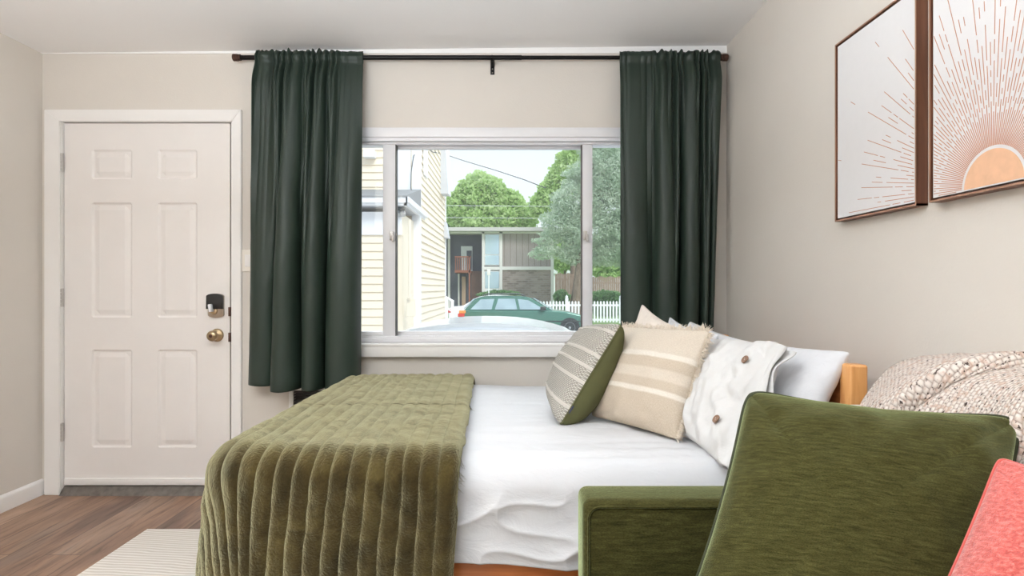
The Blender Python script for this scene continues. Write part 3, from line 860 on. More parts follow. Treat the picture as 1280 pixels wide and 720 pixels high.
# duvet
def duvet():
    R, r = .13, .075
    xs = np.concatenate([np.linspace(XFOOT - .02, -.35, 40), np.linspace(-.34, XHEAD, 230)])
    low = -.245
    ts = np.concatenate([np.linspace(YN + low, YN + R + .1, 110), np.linspace(YN + R + .11, YFAR - R, 130), np.linspace(YFAR - R + .01, YFAR + .16, 30)])
    X = xs[:, None] * np.ones((1, len(ts))); T = np.ones((len(xs), 1)) * ts[None, :]
    # hem a little lower towards the head
    T = T - np.where(T < YN, (YN - T) * .07 * sstep(-.2, .3, X), 0)
    P, drop = drape(X, T, XFOOT + .12, YN, YFAR, R, r, ZT - .004, flare=.02)
    N = grid_normals(P); N = np.where(N[:, :, 2:3] < -.2, -N, N)
    side = sstep(.05, .12, drop) * (T < YN + .2)
    top = 1 - side
    w = .007 * nzv(X * 3.2, T * 3.2, 1.0) * top + .0085 * nzv(X * 2.0 + T * 1.2, T * 15, 4.0) * top * (.35 + .65 * np.exp(-((T - YN - .25) / .3) ** 2))
    # crumples along the near edge
    edge = np.exp(-((T - (YN + .12)) / .10) ** 2)
    w += edge * (.006 * np.abs(nzv(X * 13 + T * 6, T * 4, 2.2)) + .004 * nzv(X * 24, T * 7, 6.6))
    # diagonal pull folds on the hanging side
    dg = 1 - np.abs(nzv((X + .9 * drop) * 2.6, (drop * 5 - X * 1.2), 7.0)) * 2
    dg2 = 1 - np.abs(nzv((X - 1.3 * drop) * 4.2, (drop * 7 + X * 1.6), 12.0)) * 2
    w += side * (.013 * np.clip(dg, 0, 1) ** 3 + .010 * np.clip(dg2, 0, 1) ** 4 - .004)
    hemw = sstep(.20, .245, drop) * side
    w += hemw * .006 * nzv(X * 5, 0 * X, 3.0)
    P = P + N * w[:, :, None]
    P[:, :, 2] += hemw * .006 * nzv(X * 4.0, X * 0 + 2, 8.0)
    o = arr_obj('duvet', P.reshape(-1, 3), grid_faces(*X.shape), M['cotton'])
    solid(o, .012, -1)
    return tag(o, 'white cotton duvet covering the bed beside the olive blanket', 'duvet')
duvet()

# olive faux fur blanket over the foot of the bed
def blanket():
    R, r = .15, .07
    top = ZT + .014
    xf, yn, yf = XFOOT - .045, YN - .028, YFAR + .02
    xc = xf + R
    uu = np.linspace(0, 1, 300)
    ts = np.concatenate([np.linspace(yn - .46, yn + R + .15, 230), np.linspace(yn + R + .154, yf + .20, 250)])
    Umax = 1.02                        # cloth width from its head-side edge, incl. the foot overhang
    drop_n = np.maximum(0, yn - ts)
    xr = np.interp(ts, [yn - .46, yn - .1, yn + .05, yf - .1, yf + .2], [-.180, -.160, -.150, -.205, -.205]) + .006 * np.array([nz(t * 4.0, 3.1) for t in ts])
    X = xr[None, :] - uu[:, None] * (Umax + (xr[None, :] + .17) * 0.5)
    T = np.ones((len(uu), 1)) * ts[None, :]
    P, drop = drape(X, T, xc, yn, yf, R, r, top, flare=.015, corner=.09)
    N = grid_normals(P)
    flip = np.where((N[:, :, 2:3] < -.05), -1, 1); N = N * flip
    if N[100, 60, 1] > 0: N[:, :60] *= 1
    # outward normal on the vertical near side must face -y / -x
    cxy = np.array([0.2, (yn + yf) / 2, .45])
    sgn = np.sign(((P - cxy) * N).sum(2, keepdims=True)); sgn[sgn == 0] = 1
    N = N * sgn
    s = uu[:, None] * Umax + .008 * nzv(T * 4.0, uu[:, None] * 4, 2.0)
    wch = .0500
    ridge = np.abs(np.cos(PI * s / wch)) 
    prof = .022 * (1 - (1 - np.clip(np.abs(np.sin(PI * s / wch)), 0, 1)) ** 2.2)
    lump = .005 * nzv(s * 18, T * 9, 5.0) + .0025 * nzv(s * 40, T * 24, 9.0)
    seam = 0
    for t0, sd_ in ((yn - .31, .007), (yn + .62, .003)):
        seam = seam - sd_ * np.exp(-((T - t0 - .01 * nzv(s * 6, s * 0, 4.0)) / .006) ** 2)
    edge = np.minimum(sstep(0, .018, uu[:, None] * Umax), 1)
    soft = .010 * nzv(s * 2.5, T * 2.2, 11.0) * sstep(.03, .2, drop)
    P = P + N * ((prof + lump + seam) * (.35 + .65 * edge) + soft)[:, :, None]
    o = arr_obj('fur_blanket', P.reshape(-1, 3), grid_faces(len(uu), len(ts)), M['fur'])
    ps = o.modifiers.new('pile', 'PARTICLE_SYSTEM').particle_system
    st = ps.settings
    st.type = 'HAIR'; st.count = 150000; st.hair_length = .009; st.hair_step = 3; st.render_step = 3
    st.use_advanced_hair = True
    st.brownian_factor = .004; st.normal_factor = .0; st.factor_random = .004; st.tangent_factor = .0; st.object_align_factor = (.0, -.0, -.004)
    st.normal_factor = .010
    st.root_radius = 1.0; st.tip_radius = .15; st.radius_scale = .0012
    st.length_random = .35; st.emit_from = 'FACE'; st.distribution = 'RAND'; st.use_even_distribution = True
    solid(o, .016, -1)
    return tag(o, 'olive green channelled faux fur blanket draped over the bed foot', 'blanket')
blanket()

# ------------------------------------------------------------------ pillows
def pillow(corners, thick, m_front, m_back=None, parent=None, names=('front', 'back'), n=56, pinch=.05, p=.42, m_round=30, wr=.004, seed=0.0,
           bulge_dn=0.0, stripes=None, backthick=None, ear=0.0):
    TL, TR, BR, BL = [np.array(c, float) for c in corners]
    g = np.linspace(-1, 1, n)
    # denser sampling near the rim
    g = np.sin(g * PI / 2)
    U, V = np.meshgrid(g, g, indexing='ij')
    mx = np.maximum(np.abs(U), np.abs(V)); sup = (np.abs(U) ** m_round + np.abs(V) ** m_round) ** (1.0 / m_round)
    k = np.where(sup > 1e-9, mx / np.maximum(sup, 1e-9), 1)
    u = U * k * (1 - pinch * (1 - V ** 2) * U ** 2); v = V * k * (1 - pinch * (1 - U ** 2) * V ** 2)
    a = (u + 1) / 2; b = (v + 1) / 2
    base = (BL[None, None] * ((1 - a) * (1 - b))[..., None] + BR * (a * (1 - b))[..., None] + TL * ((1 - a) * b)[..., None] + TR * (a * b)[..., None])
    N = np.cross(TR - TL + BR - BL, TL - BL + TR - BR); N = N / np.linalg.norm(N)
    prof = np.clip((1 - U ** 2) * (1 - V ** 2), 0, 1) ** p
    prof = prof * (1 + bulge_dn * -V)
    rim = np.clip((1 - mx) / .12, 0, 1)
    sc = 1.0
    cr = (np.abs(U) * np.abs(V)) ** 2
    radial = nzv(np.arctan2(V, U) * 3.0, mx * 1.2, seed)          # creases running in from the rim
    wrk = wr * (nzv(a * 5 + seed, b * 5, seed) + .8 * nzv(a * 11, b * 11 + seed, seed + 4)) + wr * 1.6 * radial * mx ** 2
    tb = thick if backthick is None else backthick
    Fp = base + N * ((thick / 2) * prof + wrk * np.clip((1 - mx) / .06, 0, 1))[..., None]
    if stripes is not None:
        for s in stripes:
            Fp = Fp + N * (.006 * np.exp(-(((V + 1) / 2 - s) / .014) ** 2) * np.clip((1 - mx) / .03, 0, 1))[..., None]
    Bp = base - N * ((tb / 2) * prof + .5 * wrk * np.clip((1 - mx) / .06, 0, 1))[..., None]
    uv = np.stack([(U + 1) / 2, (V + 1) / 2], 2).reshape(-1, 2)
    f1 = grid_faces(n, n); f2 = grid_faces(n, n, True)
    info = dict(N=N, base=base, front=Fp, U=U, V=V, prof=prof)
    # boundary loop (counter-clockwise)
    idx = [(i, 0) for i in range(n)] + [(n - 1, j) for j in range(1, n)] + [(i, n - 1) for i in range(n - 2, -1, -1)] + [(0, j) for j in range(n - 2, 0, -1)]
    info['loop'] = [base[i, j] for i, j in idx]
    info['loop_uv'] = [(U[i, j], V[i, j]) for i, j in idx]
    if m_back is None:
        Vv = np.concatenate([Fp.reshape(-1, 3), Bp.reshape(-1, 3)]); Fc = np.concatenate([f1, f2 + n * n])
        o = arr_obj(names[0], Vv, Fc, m_front, parent, True, np.concatenate([uv, uv]))
        bm = bmesh.new(); bm.from_mesh(o.data); bmesh.ops.remove_doubles(bm, verts=bm.verts, dist=1e-5); bm.to_mesh(o.data); bm.free()
        info['obj'] = o
    else:
        info['obj'] = arr_obj(names[0], Fp.reshape(-1, 3), f1, m_front, parent, True, uv)
        arr_obj(names[1], Bp.reshape(-1, 3), f2, m_back, parent, True, uv)
    return info

def zs(X, s, z): return (X, F / s, z)

# sleeping pillow against the headboard, far
pl = thing('pillow', 'white pillow leaning on the far half of the headboard', 'pillow', zs(.86, 300, ZT), 'white bed pillows')
pillow([zs(.850, 261, .972), zs(.905, 338, .925), zs(.850, 345, .64), zs(.815, 264, .64)], .13, M['cotton_case'], None, pl, ('case',), seed=1.2, pinch=.07, wr=.006)
pl = thing('pillow', 'white pillow behind the cream cushion with two peaked corners', 'pillow', zs(.70, 300, ZT), 'white bed pillows')
pillow([zs(.735, 268, .998), zs(.795, 325, .955), zs(.715, 335, .64), zs(.655, 272, .64)], .12, M['cotton_case'], None, pl, ('case',), seed=3.4, pinch=.14, wr=.010)
# cream cushion behind the linen cushion
pl = thing('cushion', 'cream cushion whose pointed corner rises behind the banded linen cushion', 'cushion', zs(.5, 310, ZT))
pillow([zs(.572, 284, 1.062), zs(.66, 338, .975), zs(.585, 345, .64), zs(.47, 290, .64)], .13, M['linen_plain'], None, pl, ('cover',), seed=5.1, pinch=.12, wr=.006)

# near sleeping pillow
pl = thing('pillow', 'plain white pillow against the near headboard post, behind the buttoned sham', 'pillow', zs(.9, 390, ZT), 'white bed pillows')
pillow([zs(.915, 338, .93), zs(1.008, 420, .940), zs(.825, 432, .645), zs(.815, 345, .645)], .13, M['cotton_case'], None, pl, ('case',), seed=8.3, pinch=.06, wr=.005)

# buttoned sham
A_ = [at(896, 424, 336), at(980, 431, 404), at(904, 585, 442), at(852, 543, 366)]
sh = thing('pillow_sham', 'white linen pillow sham closed by two brown wooden buttons', 'pillow sham', zs(.6, 400, ZT))
inf = pillow(A_, .17, M['cotton_linen'], None, sh, ('sham_body',), seed=2.9, pinch=.04, wr=.015, p=.40, n=64)
def surf(inf, u, v, off=0.0):
    n = inf['U'].shape[0]
    i = int(np.argmin(np.abs(inf['U'][:, 0] - u))); j = int(np.argmin(np.abs(inf['V'][0, :] - v)))
    return inf['front'][i, j] + inf['N'] * off
def flap():
    inner = np.linspace(.56, 1.0, 14); vv = np.linspace(-.985, .985, 60)
    rowsP = []
    n = inf['U'].shape[0]
    TL, TR, BR, BL = [np.array(c) for c in A_]
    edgeU = (TR - TL + BR - BL); edgeU = edgeU / np.linalg.norm(edgeU)
    g = inf['U'][:, 0]
    for v in vv:
        col = np.stack([np.interp(v, inf['V'][0, :], inf['front'][i, :, k]) for i in range(n) for k in range(3)]).reshape(n, 3)
        pts = np.stack([np.interp(inner, g, col[:, k]) for k in range(3)], 1)
        lift = np.interp(inner, [.56, .66, .9, 1.0], [-.003, -.001, .004, .012])
        pts = pts + inf['N'] * lift[:, None]
        ext = pts[-1] + edgeU * (.028 + .006 * math.sin(v * 5)) - inf['N'] * (.004 + .010 * math.sin(v * 7 + 1))
        pts = np.vstack([pts, (pts[-1] * .5 + ext * .5) + inf['N'] * .006, ext])
        rowsP.append(pts)
    P = np.array(rowsP)
    o = arr_obj('button_flap', P.reshape(-1, 3), grid_faces(P.shape[0], P.shape[1]), M['cotton_linen'], sh)
    solid(o, .003, 0)
    # second layer just behind, the open mouth of the case
    Q = []
    for k, v in enumerate(vv):
        e = P[k, -1]
        Q.append([e - edgeU * .03 - inf['N'] * .016, e - edgeU * .01 - inf['N'] * (.016 + .004 * math.sin(v * 9)), e + edgeU * (.012 + .008 * math.sin(v * 6 + 2)) - inf['N'] * (.014 + .006 * math.sin(v * 8))])
    Q = np.array(Q)
    o = arr_obj('inner_flap', Q.reshape(-1, 3), grid_faces(Q.shape[0], 3), M['cotton_linen'], sh)
    solid(o, .003, 0)
flap()
for (bu, bv) in ((.80, .50), (.80, -.50)):
    c = surf(inf, bu, bv, .010)
    b = MB(); b.lathe(c, inf['N'], [(0, .0125), (.003, .0135), (.005, .0125), (.0045, .009), (.004, .008), (.004, 0)], 22)
    bo = b.build('button', M['button'], sh)
    hb2 = MB(); tv = Vector(inf['N']).orthogonal().normalized()
    for k in (-1, 1):
        hb2.lathe(Vector(c) + tv * .003 * k, inf['N'], [(.0038, .0013), (.0046, .0012), (.0046, 0)], 8)
    hb2.build('thread_hole', M['cotton_linen'], bo)

# banded linen cushion with fringe
Lc = [at(776, 409, 306), at(888, 414, 362), at(846, 550, 382), at(739, 520, 322)]
lc = thing('cushion', 'beige linen cushion with woven bands and frayed edges behind the knitted cushion', 'cushion', zs(.43, 350, ZT))
inf2 = pillow(Lc, .15, M['linen'], None, lc, ('cover',), seed=4.4, pinch=.03, wr=.006, p=.40, n=64)
def fringe(inf, edges, parent, L=.022, num=150):
    b = bmesh.new()
    n = inf['U'].shape[0]; N = Vector(inf['N']); base = inf['base']
    cen = Vector(base[n // 2, n // 2])
    for ed in edges:
        pts = {'right': base[n - 1, :], 'top': base[:, n - 1], 'left': base[0, :]}[ed]
        cum = np.concatenate([[0], np.cumsum(np.linalg.norm(np.diff(pts, axis=0), axis=1))])
        for s in rng.uniform(0, cum[-1], num):
            p = Vector([np.interp(s, cum, pts[:, k]) for k in range(3)])
            q = Vector([np.interp(min(s + .004, cum[-1]), cum, pts[:, k]) for k in range(3)]) - p
            if q.length < 1e-6: continue
            q.normalize()
            out = (p - cen); out -= q * out.dot(q); out.normalize()
            d = (out + q * random.uniform(-.5, .5) + N * random.uniform(-.4, .6)).normalized()
            ln_ = L * random.uniform(.55, 1.15); wd = .0017
            side = d.cross(N).normalized() * wd
            p0 = p - out * .006 + N * random.uniform(-.002, .004)
            p1 = p0 + d * ln_ * .55; p2 = p1 + (d + Vector((0, 0, -.4))).normalized() * ln_ * .5
            vs = []
            for pp, ww in ((p0, 1), (p1, .9), (p2, .4)):
                vs.append([b.verts.new(pp + side * ww), b.verts.new(pp + N * wd * ww), b.verts.new(pp - side * ww)])
            for A, B in zip(vs, vs[1:]):
                for k in range(3): b.faces.new((A[k], A[(k + 1) % 3], B[(k + 1) % 3], B[k]))
            b.faces.new(vs[-1])
    m = MB(); m.bm.free(); m.bm = b
    return m.build('fringe', M['fringe'], parent, smooth=False)
fringe(inf2, ['right', 'top'], lc, .030, 420)

# nubby knitted cushion with an olive back
Kc = [at(736, 411, 286), at(777, 406, 336), at(701, 531, 346), at(694, 500, 294)]
kc = thing('cushion', 'grey knitted cushion with raised white cords and olive back, farthest from the headboard', 'cushion', zs(.25, 320, ZT))
inf3 = pillow(Kc, .20, M['knit'], M['olive_cloth'], kc, ('knit_front', 'olive_back'), seed=6.2, pinch=.02, wr=.004, p=.36, n=110, stripes=KNIT_STRIPES, backthick=.24, bulge_dn=.10)
MB().tube(inf3['loop'], .0035, 8, True).build('seam', M['olive_cloth'], kc)
e = inf3['base'][-1, int(.30 * 110)]; e2 = inf3['base'][-1, int(.22 * 110)]
tgm = MB(); dv = Vector(e) - Vector(e2); dv.normalize(); ou = Vector((.3, -1, .1)).normalized()
tgm.slab([Vector(e2), Vector(e2) + dv * .030, Vector(e2) + dv * .030 + ou * .013, Vector(e2) + ou * .013], dv.cross(ou) * .002)
tgm.build('side_tag', M['navy'], kc, smooth=False)

# ------------------------------------------------------------------ slim white side table between bed and sofa
tz = .803
ty0, ty1, tx0, tx1 = F / 487., F / 446., .815, 1.145
tb = thing('side_table', 'slim white rimmed bedside tray table squeezed between bed and green sofa', 'side table', ((tx0 + tx1) / 2, (ty0 + ty1) / 2, 0))
def rrect(x0, x1, y0, y1, r, n=7):
    pts = []
    for cx, cy, a0 in ((x1 - r, y1 - r, 0), (x0 + r, y1 - r, PI / 2), (x0 + r, y0 + r, PI), (x1 - r, y0 + r, 1.5 * PI)):
        for k in range(n): a = a0 + PI / 2 * k / (n - 1); pts.append((cx + r * math.cos(a), cy + r * math.sin(a)))
    return pts
rr_ = rrect(tx0, tx1, ty0, ty1, .045)
MB().prism(rr_, 'z', tz - .022, tz - .010).build('table_top', M['white_enamel'], tb)
MB().tube([(x, y, tz - .006) for x, y in rr_], .006, 8, True).tube([(x, y, tz - .016) for x, y in rr_], .006, 8, True).build('rim', M['trim'], tb)
for x in (tx0 + .03, tx1 - .03):
    for y in (ty0 + .03, ty1 - .03):
        MB().tube([(x, y, 0), (x, y, tz - .02)], .009, 12).build('leg', M['white_enamel'], tb)

# ================================================================== SOFA
sofa = thing('sofa', 'green chenille sofa with square arms along the right wall', 'sofa', (.65, .45, 0))
ay0, ay1 = F / 539., F / 494.
ax0 = (729 - 640) / 539.
ZA = CAMZ - (633 - 360) / 539. + .012
def rbox(name, x0, x1, y0, y1, z0, z1, bev, mat, parent, seg=5):
    return MB().box(x0, x1, y0, y1, z0, z1, bev, seg).build(name, mat, parent)
rbox('armrest', ax0, 1.14, ay0, ay1, .10, ZA, .022, M['sofa_box'], sofa)
sy0 = -.62
rbox('armrest', ax0, 1.14, sy0 - (ay1 - ay0), sy0, .10, ZA, .022, M['sofa_box'], sofa)
rbox('backrest', .965, 1.155, sy0 - .005, ay0 + .005, .10, .885, .05, M['sofa_box'], sofa)
rbox('seat_base', ax0 + .02, .95, sy0, ay0, .10, .27, .015, M['sofa_box'], sofa)
for k in range(2):
    y0 = sy0 + .004 + k * (ay0 - sy0) / 2
    rbox('seat_cushion', ax0 + .0, .96, y0, y0 + (ay0 - sy0) / 2 - .008, .27, .44, .035, M['sofa_box'], sofa)
wl = MB()
loop = [(x, ay0 - .001, z) for x, z in [(ax0 + .02, .11), (ax0 + .012, .2), (ax0 + .012, ZA - .045)] + [(ax0 + .040 - .028 * math.cos(q), ZA - .041 + .028 * math.sin(q)) for q in np.linspace(0, PI / 2, 8)] + [(1.0, ZA - .013)]]
wl.tube(loop, .003, 6).build('welt', M['sofa_box'], sofa)
for x in (ax0 + .07, 1.07):
    for y in (sy0 - .05, ay1 - .06):
        MB().lathe((x, y, 0), (0, 0, 1), [(0, .016), (.02, .018), (.105, .026), (.105, 0)], 16).build('leg', M['walnut'], sofa)

# large loose back cushion
gc = thing('sofa_cushion', 'large green piped back cushion leaning in the sofa corner by the armrest', 'cushion', (.6, 1.1, .44))
Gc = [at(934, 486, 565), at(1278, 520, 690), zs(.715, 850, .45), zs(.265, 705, .45)]
inf4 = pillow(Gc, .21, M['sofa'], None, gc, ('cushion_cover',), seed=9.1, pinch=.075, wr=.006, p=.44, m_round=13, n=72)
MB().tube(inf4['loop'], .0055, 10, True).build('piping', M['piping_green'], gc)

# coral pillow
cc = thing('throw_pillow', 'coral red chenille throw pillow in front of the green back cushion', 'cushion', (.78, .8, .44))
Cc = [at(1249, 572, 800), zs(.95, 985, .87), zs(.80, 1180, .47), zs(.43, 930, .46)]
inf5 = pillow(Cc, .19, M['coral'], None, cc, ('pillow_cover',), seed=3.3, pinch=.085, wr=.005, p=.42, n=72)
MB().tube(inf5['loop'], .003, 8, True).build('seam', M['coral'], cc)

# knitted throw over the back of the sofa
def knit_throw():
    prof = np.array([(1.165, .78), (1.163, .90), (1.145, .945), (1.10, .962), (1.05, .960), (1.00, .948), (.960, .925), (.925, .885), (.900, .845), (.880, .80), (.862, .74), (.850, .66), (.845, .56), (.842, .50)])
    cum = np.concatenate([[0], np.cumsum(np.linalg.norm(np.diff(prof, axis=0), axis=1))])
    nu, nv = 170, 240
    ss = np.linspace(0, cum[-1], nu)
    px_ = np.interp(ss, cum, prof[:, 0]); pz_ = np.interp(ss, cum, prof[:, 1])
    for _ in range(6):
        px_[1:-1] = (px_[:-2] + 2 * px_[1:-1] + px_[2:]) / 4; pz_[1:-1] = (pz_[:-2] + 2 * pz_[1:-1] + pz_[2:]) / 4
    y0, y1 = .55, F / 484.
    tt = np.linspace(0, 1, nv)
    S = ss[:, None] * np.ones((1, nv)); T = np.ones((nu, 1)) * tt[None, :]
    Y = y0 + (y1 - y0) * T
    # far end pinches in and down a little
    end = sstep(.90, 1.0, T)
    Xp = px_[:, None] + .02 * (1 - sstep(1.12, 1.32, Y)) * (1 - sstep(.84, .95, pz_[:, None])); Zp = pz_[:, None] + 0 * T
    P = np.stack([Xp, Y, Zp], 2)
    N = grid_normals(P); 
    if N[nu // 2, nv // 2, 2] < 0: N = -N
    h = np.zeros_like(S)
    # rolled edges: gently rising from the far side, dropping sharply on the near side
    fr_ = S / cum[-1]
    for (ya, yb, amp, wid) in ((1.225, 1.335, .026, .075), (.985, 1.045, .026, .065), (.80, .86, .02, .06)):
        ye = ya + (yb - ya) * sstep(.25, .75, fr_) + .012 * nzv(S * 7, S * 0, ya)
        d = Y - ye
        far = np.exp(-(np.maximum(d - .018, 0) / wid) ** 2); near = sstep(-.004, .014, d)
        h += amp * far * near * (1 - .12 * sstep(.0, .02, d))
        h -= .008 * np.exp(-((d + .012) / .016) ** 2)
    h += .006 * nzv(S * 5, Y * 5, 2.0)
    h -= end * .018
    stitch = .0016 * np.abs(np.sin(PI * S / .0095)) 
    P = P + N * h[:, :, None]
    P[:, :, 0] = np.minimum(P[:, :, 0], XR - .004)
    Lv = np.concatenate([np.zeros((nu, 1)), np.cumsum(np.linalg.norm(np.diff(P, axis=1), axis=2), axis=1)], 1)
    Lh = S
    o = arr_obj('knit_throw', P.reshape(-1, 3), grid_faces(nu, nv), M['throw'], None, True, np.stack([Lh, Lv], 2).reshape(-1, 2))
    solid(o, .012, -1)
    return tag(o, 'oatmeal speckled knitted wool throw draped over the sofa back', 'throw')
knit_throw()

# ================================================================== FRAMED ART on the right wall
def framed(label, y_far, y_near, z0, z1, rays, sun=False):
    XF = XR - .034
    root = thing('framed_print', label, 'picture', (XR, (y_far + y_near) / 2, z0), 'sunburst canvas prints')
    lip = .006
    for nm, a in (('frame_side', None),):
        b = MB()
        b.box(XF, XR - .001, y_near, y_near + .006, z0, z1); b.box(XF, XR - .001, y_far - .006, y_far, z0, z1)
        b.box(XF, XR - .001, y_near, y_far, z0, z0 + .006); b.box(XF, XR - .001, y_near, y_far, z1 - .006, z1)
        fo = b.build('frame', M['walnut'], root, smooth=False)
    b = MB(); t = .0045
    b.box(XF - .0012, XF + .0005, y_near, y_near + t, z0, z1); b.box(XF - .0012, XF + .0005, y_far - t, y_far, z0, z1)
    b.box(XF - .0012, XF + .0005, y_near + t, y_far - t, z0, z0 + t); b.box(XF - .0012, XF + .0005, y_near + t, y_far - t, z1 - t, z1)
    b.build('frame_lip', M['walnut_face'], fo, smooth=False)
    g = .011
    xcv = XF + .003
    MB().box(xcv, XR - .004, y_near + g, y_far - g, z0 + g, z1 - g).build('canvas', M['canvas'], root, smooth=False)
    MB().box(XR - .012, XR - .002, y_near + .005, y_far - .005, z0 + .005, z1 - .005).build('shadow_gap', M['gasket_gap_shade'], root, smooth=False)  # dark board colours the shade in the gap round the canvas
    ya, yb, za, zb2 = y_near + g + .003, y_far - g - .003, z0 + g + .003, z1 - g - .003
    rb = bmesh.new()
    for (p, q) in rays:
        # clip the segment to the canvas
        (y1_, z1_), (y2_, z2_) = p, q
        t0, t1 = 0.0, 1.0; dy, dz = y2_ - y1_, z2_ - z1_; ok = True
        for pp, qq in ((-dy, y1_ - ya), (dy, yb - y1_), (-dz, z1_ - za), (dz, zb2 - z1_)):
            if abs(pp) < 1e-12:
                if qq < 0: ok = False
            else:
                r = qq / pp
                if pp < 0: t0 = max(t0, r)
                else: t1 = min(t1, r)
        if not ok or t0 >= t1: continue
        a = Vector((xcv - .0006, y1_ + dy * t0, z1_ + dz * t0)); c = Vector((xcv - .0006, y1_ + dy * t1, z1_ + dz * t1))
        if (c - a).length < .004: continue
        d = (c - a).normalized(); sd = Vector((0, -d.z, d.y)) * .00095
        lo_ = [rb.verts.new(v) for v in (a + sd, c + sd, c - sd, a - sd)]
        hi_ = [rb.verts.new(v + Vector((.0008, 0, 0))) for v in (a + sd, c + sd, c - sd, a - sd)]
        rb.faces.new(lo_)
        for k in range(4): rb.faces.new((lo_[k], hi_[k], hi_[(k + 1) % 4], lo_[(k + 1) % 4]))
    m = MB(); m.bm.free(); m.bm = rb
    m.build('ray_lines', M['ray_ink'], root, smooth=False)
    if sun:
        cy, cz, r = sun
        pts = []
        for k in range(49):
            a = PI * k / 48
            pts.append((cy + r * math.cos(a), max(za, cz + r * math.sin(a))))
        sb = MB(); sb.prism(pts, 'x', xcv - .0007, xcv + .0002)
        sb.build('sun_disc', M['sun_ink'], root, smooth=False)
    return root
s_a, s_b = 354., 443.
ya_far, ya_near = F / s_a, F / s_b
zz0, zz1 = CAMZ + 82.5 / s_a, CAMZ + 303.5 / s_a
yb_far = F / 457.; wid = ya_far - ya_near
yb_near = yb_far - wid
cy, cz, rs = (yb_far + yb_near) / 2 - .0, zz0 + .012, .086
rays = []
rr = random.Random(5)
NR = 88
for k in range(NR):
    a = PI * (k + .5) / NR
    def seg(r0, r1): rays.append(((cy + r0 * math.cos(a), cz + r0 * math.sin(a)), (cy + r1 * math.cos(a), cz + r1 * math.sin(a))))
    r1 = .175 + (.022 if k % 2 else -.004) + rr.uniform(-.006, .006)
    seg(rs + .008, r1)
    if k % 4 == 0:
        e1 = .300 + rr.uniform(-.02, .02); seg(r1 + .014, e1)
        seg(e1 + .016, e1 + .05); seg(e1 + .062, .55 + rr.uniform(-.03, .05))
        if k % 8 == 0: seg(.66, .69)
    elif k % 4 == 2:
        e1 = .275 + rr.uniform(-.02, .02); seg(r1 + .014, e1)
        seg(e1 + .014, .40 + rr.uniform(-.03, .03)); seg(.425, .45)
        if k % 8 == 2: seg(.462, .51 + rr.uniform(0, .03))
    else:
        e1 = .235 + rr.uniform(-.012, .02); seg(r1 + .012, e1)
        if k % 4 == 1: seg(e1 + .014, .37 + rr.uniform(-.03, .03)); seg(.415, .43 + rr.uniform(0, .05))
        else: seg(e1 + .014, e1 + .03); seg(e1 + .042, .33 + rr.uniform(-.02, .03))
framed('framed canvas print with only outer sun rays, nearer the window', ya_far, ya_near, zz0, zz1, rays)
framed('framed canvas print showing the peach half sun and its rays', yb_far, yb_near, zz0, zz1, rays, (cy, cz, rs))

# ================================================================== OUTDOORS
GZ = -.60
MB().box(-30, 40, D + WT + .05, 26.5, GZ - .2, GZ).build('ground', M['asphalt'], smooth=False)['kind'] = 'structure'
MB().box(-40, 60, 26.5, 90, GZ - .2, GZ + .03).build('lawn', M['lawn'], smooth=False)['kind'] = 'structure'

# --- neighbouring house
hs = thing('house', 'cream lap-sided neighbouring house with white trim seen through the left sash', 'house', (-4.5, 13, GZ))
SX = -2.10
def lap(b, axis, pos, a0, a1, z0, z1, sgn, step=.17):
    """lap boards: each course leans out at its bottom edge"""
    z = z0
    while z < z1 - .01:
        zt_ = min(z + step, z1)
        poly = [(pos, z), (pos + sgn * .035, z), (pos + sgn * .004, zt_), (pos, zt_)]
        if axis == 'x': b.prism([(p[0], p[1]) for p in poly], 'y', a0, a1)      # board faces +-x, runs along y
        else: b.prism([(p[0], p[1]) for p in poly], 'x', a0, a1)                # board faces +-y, runs along x
        z = zt_
Y1, Y2 = F / 55.7, F / 40.0
core = MB(); core.box(-9, SX, Y1, Y2, GZ, 7.0); core.box(-9, SX - .10, Y1 - 1.3, Y1, GZ, 2.62)
core.build('wall', M['siding'], hs, smooth=False)
ls = MB(); lap(ls, 'x', SX, Y1 + .12, Y2 - .02, GZ, 7.0, 1, .165); ls.build('side_siding', M['siding'], hs, smooth=False)
lf = MB(); lap(lf, 'y', Y1, -9, SX - .12, 2.9, 7.0, -1, .165); lap(lf, 'y', Y1 - 1.3, -9, SX - .38, GZ, 2.45, -1, .165); lf.build('front_siding', M['siding'], hs, smooth=False)
MB().box(SX - .14, SX + .045, Y1 - .05, Y1 + .125, GZ, 7.0).build('corner_trim', M['house_white'], hs, smooth=False)
MB().box(SX - .01, SX + .045, Y2 - .12, Y2 + .02, GZ, 4.2).build('corner_trim', M['house_white'], hs, smooth=False)
MB().box(-9, SX - .12, Y1 - 1.36, Y1 - 1.30, 2.20, 2.66).build('frieze_board', M['house_white'], hs, smooth=False)
MB().box(at(493, 0, 57)[0], at(511, 0, 57)[0], Y1 - .12, Y1, 2.75, 7).build('chimney_panel', M['house_white'], hs, smooth=False)
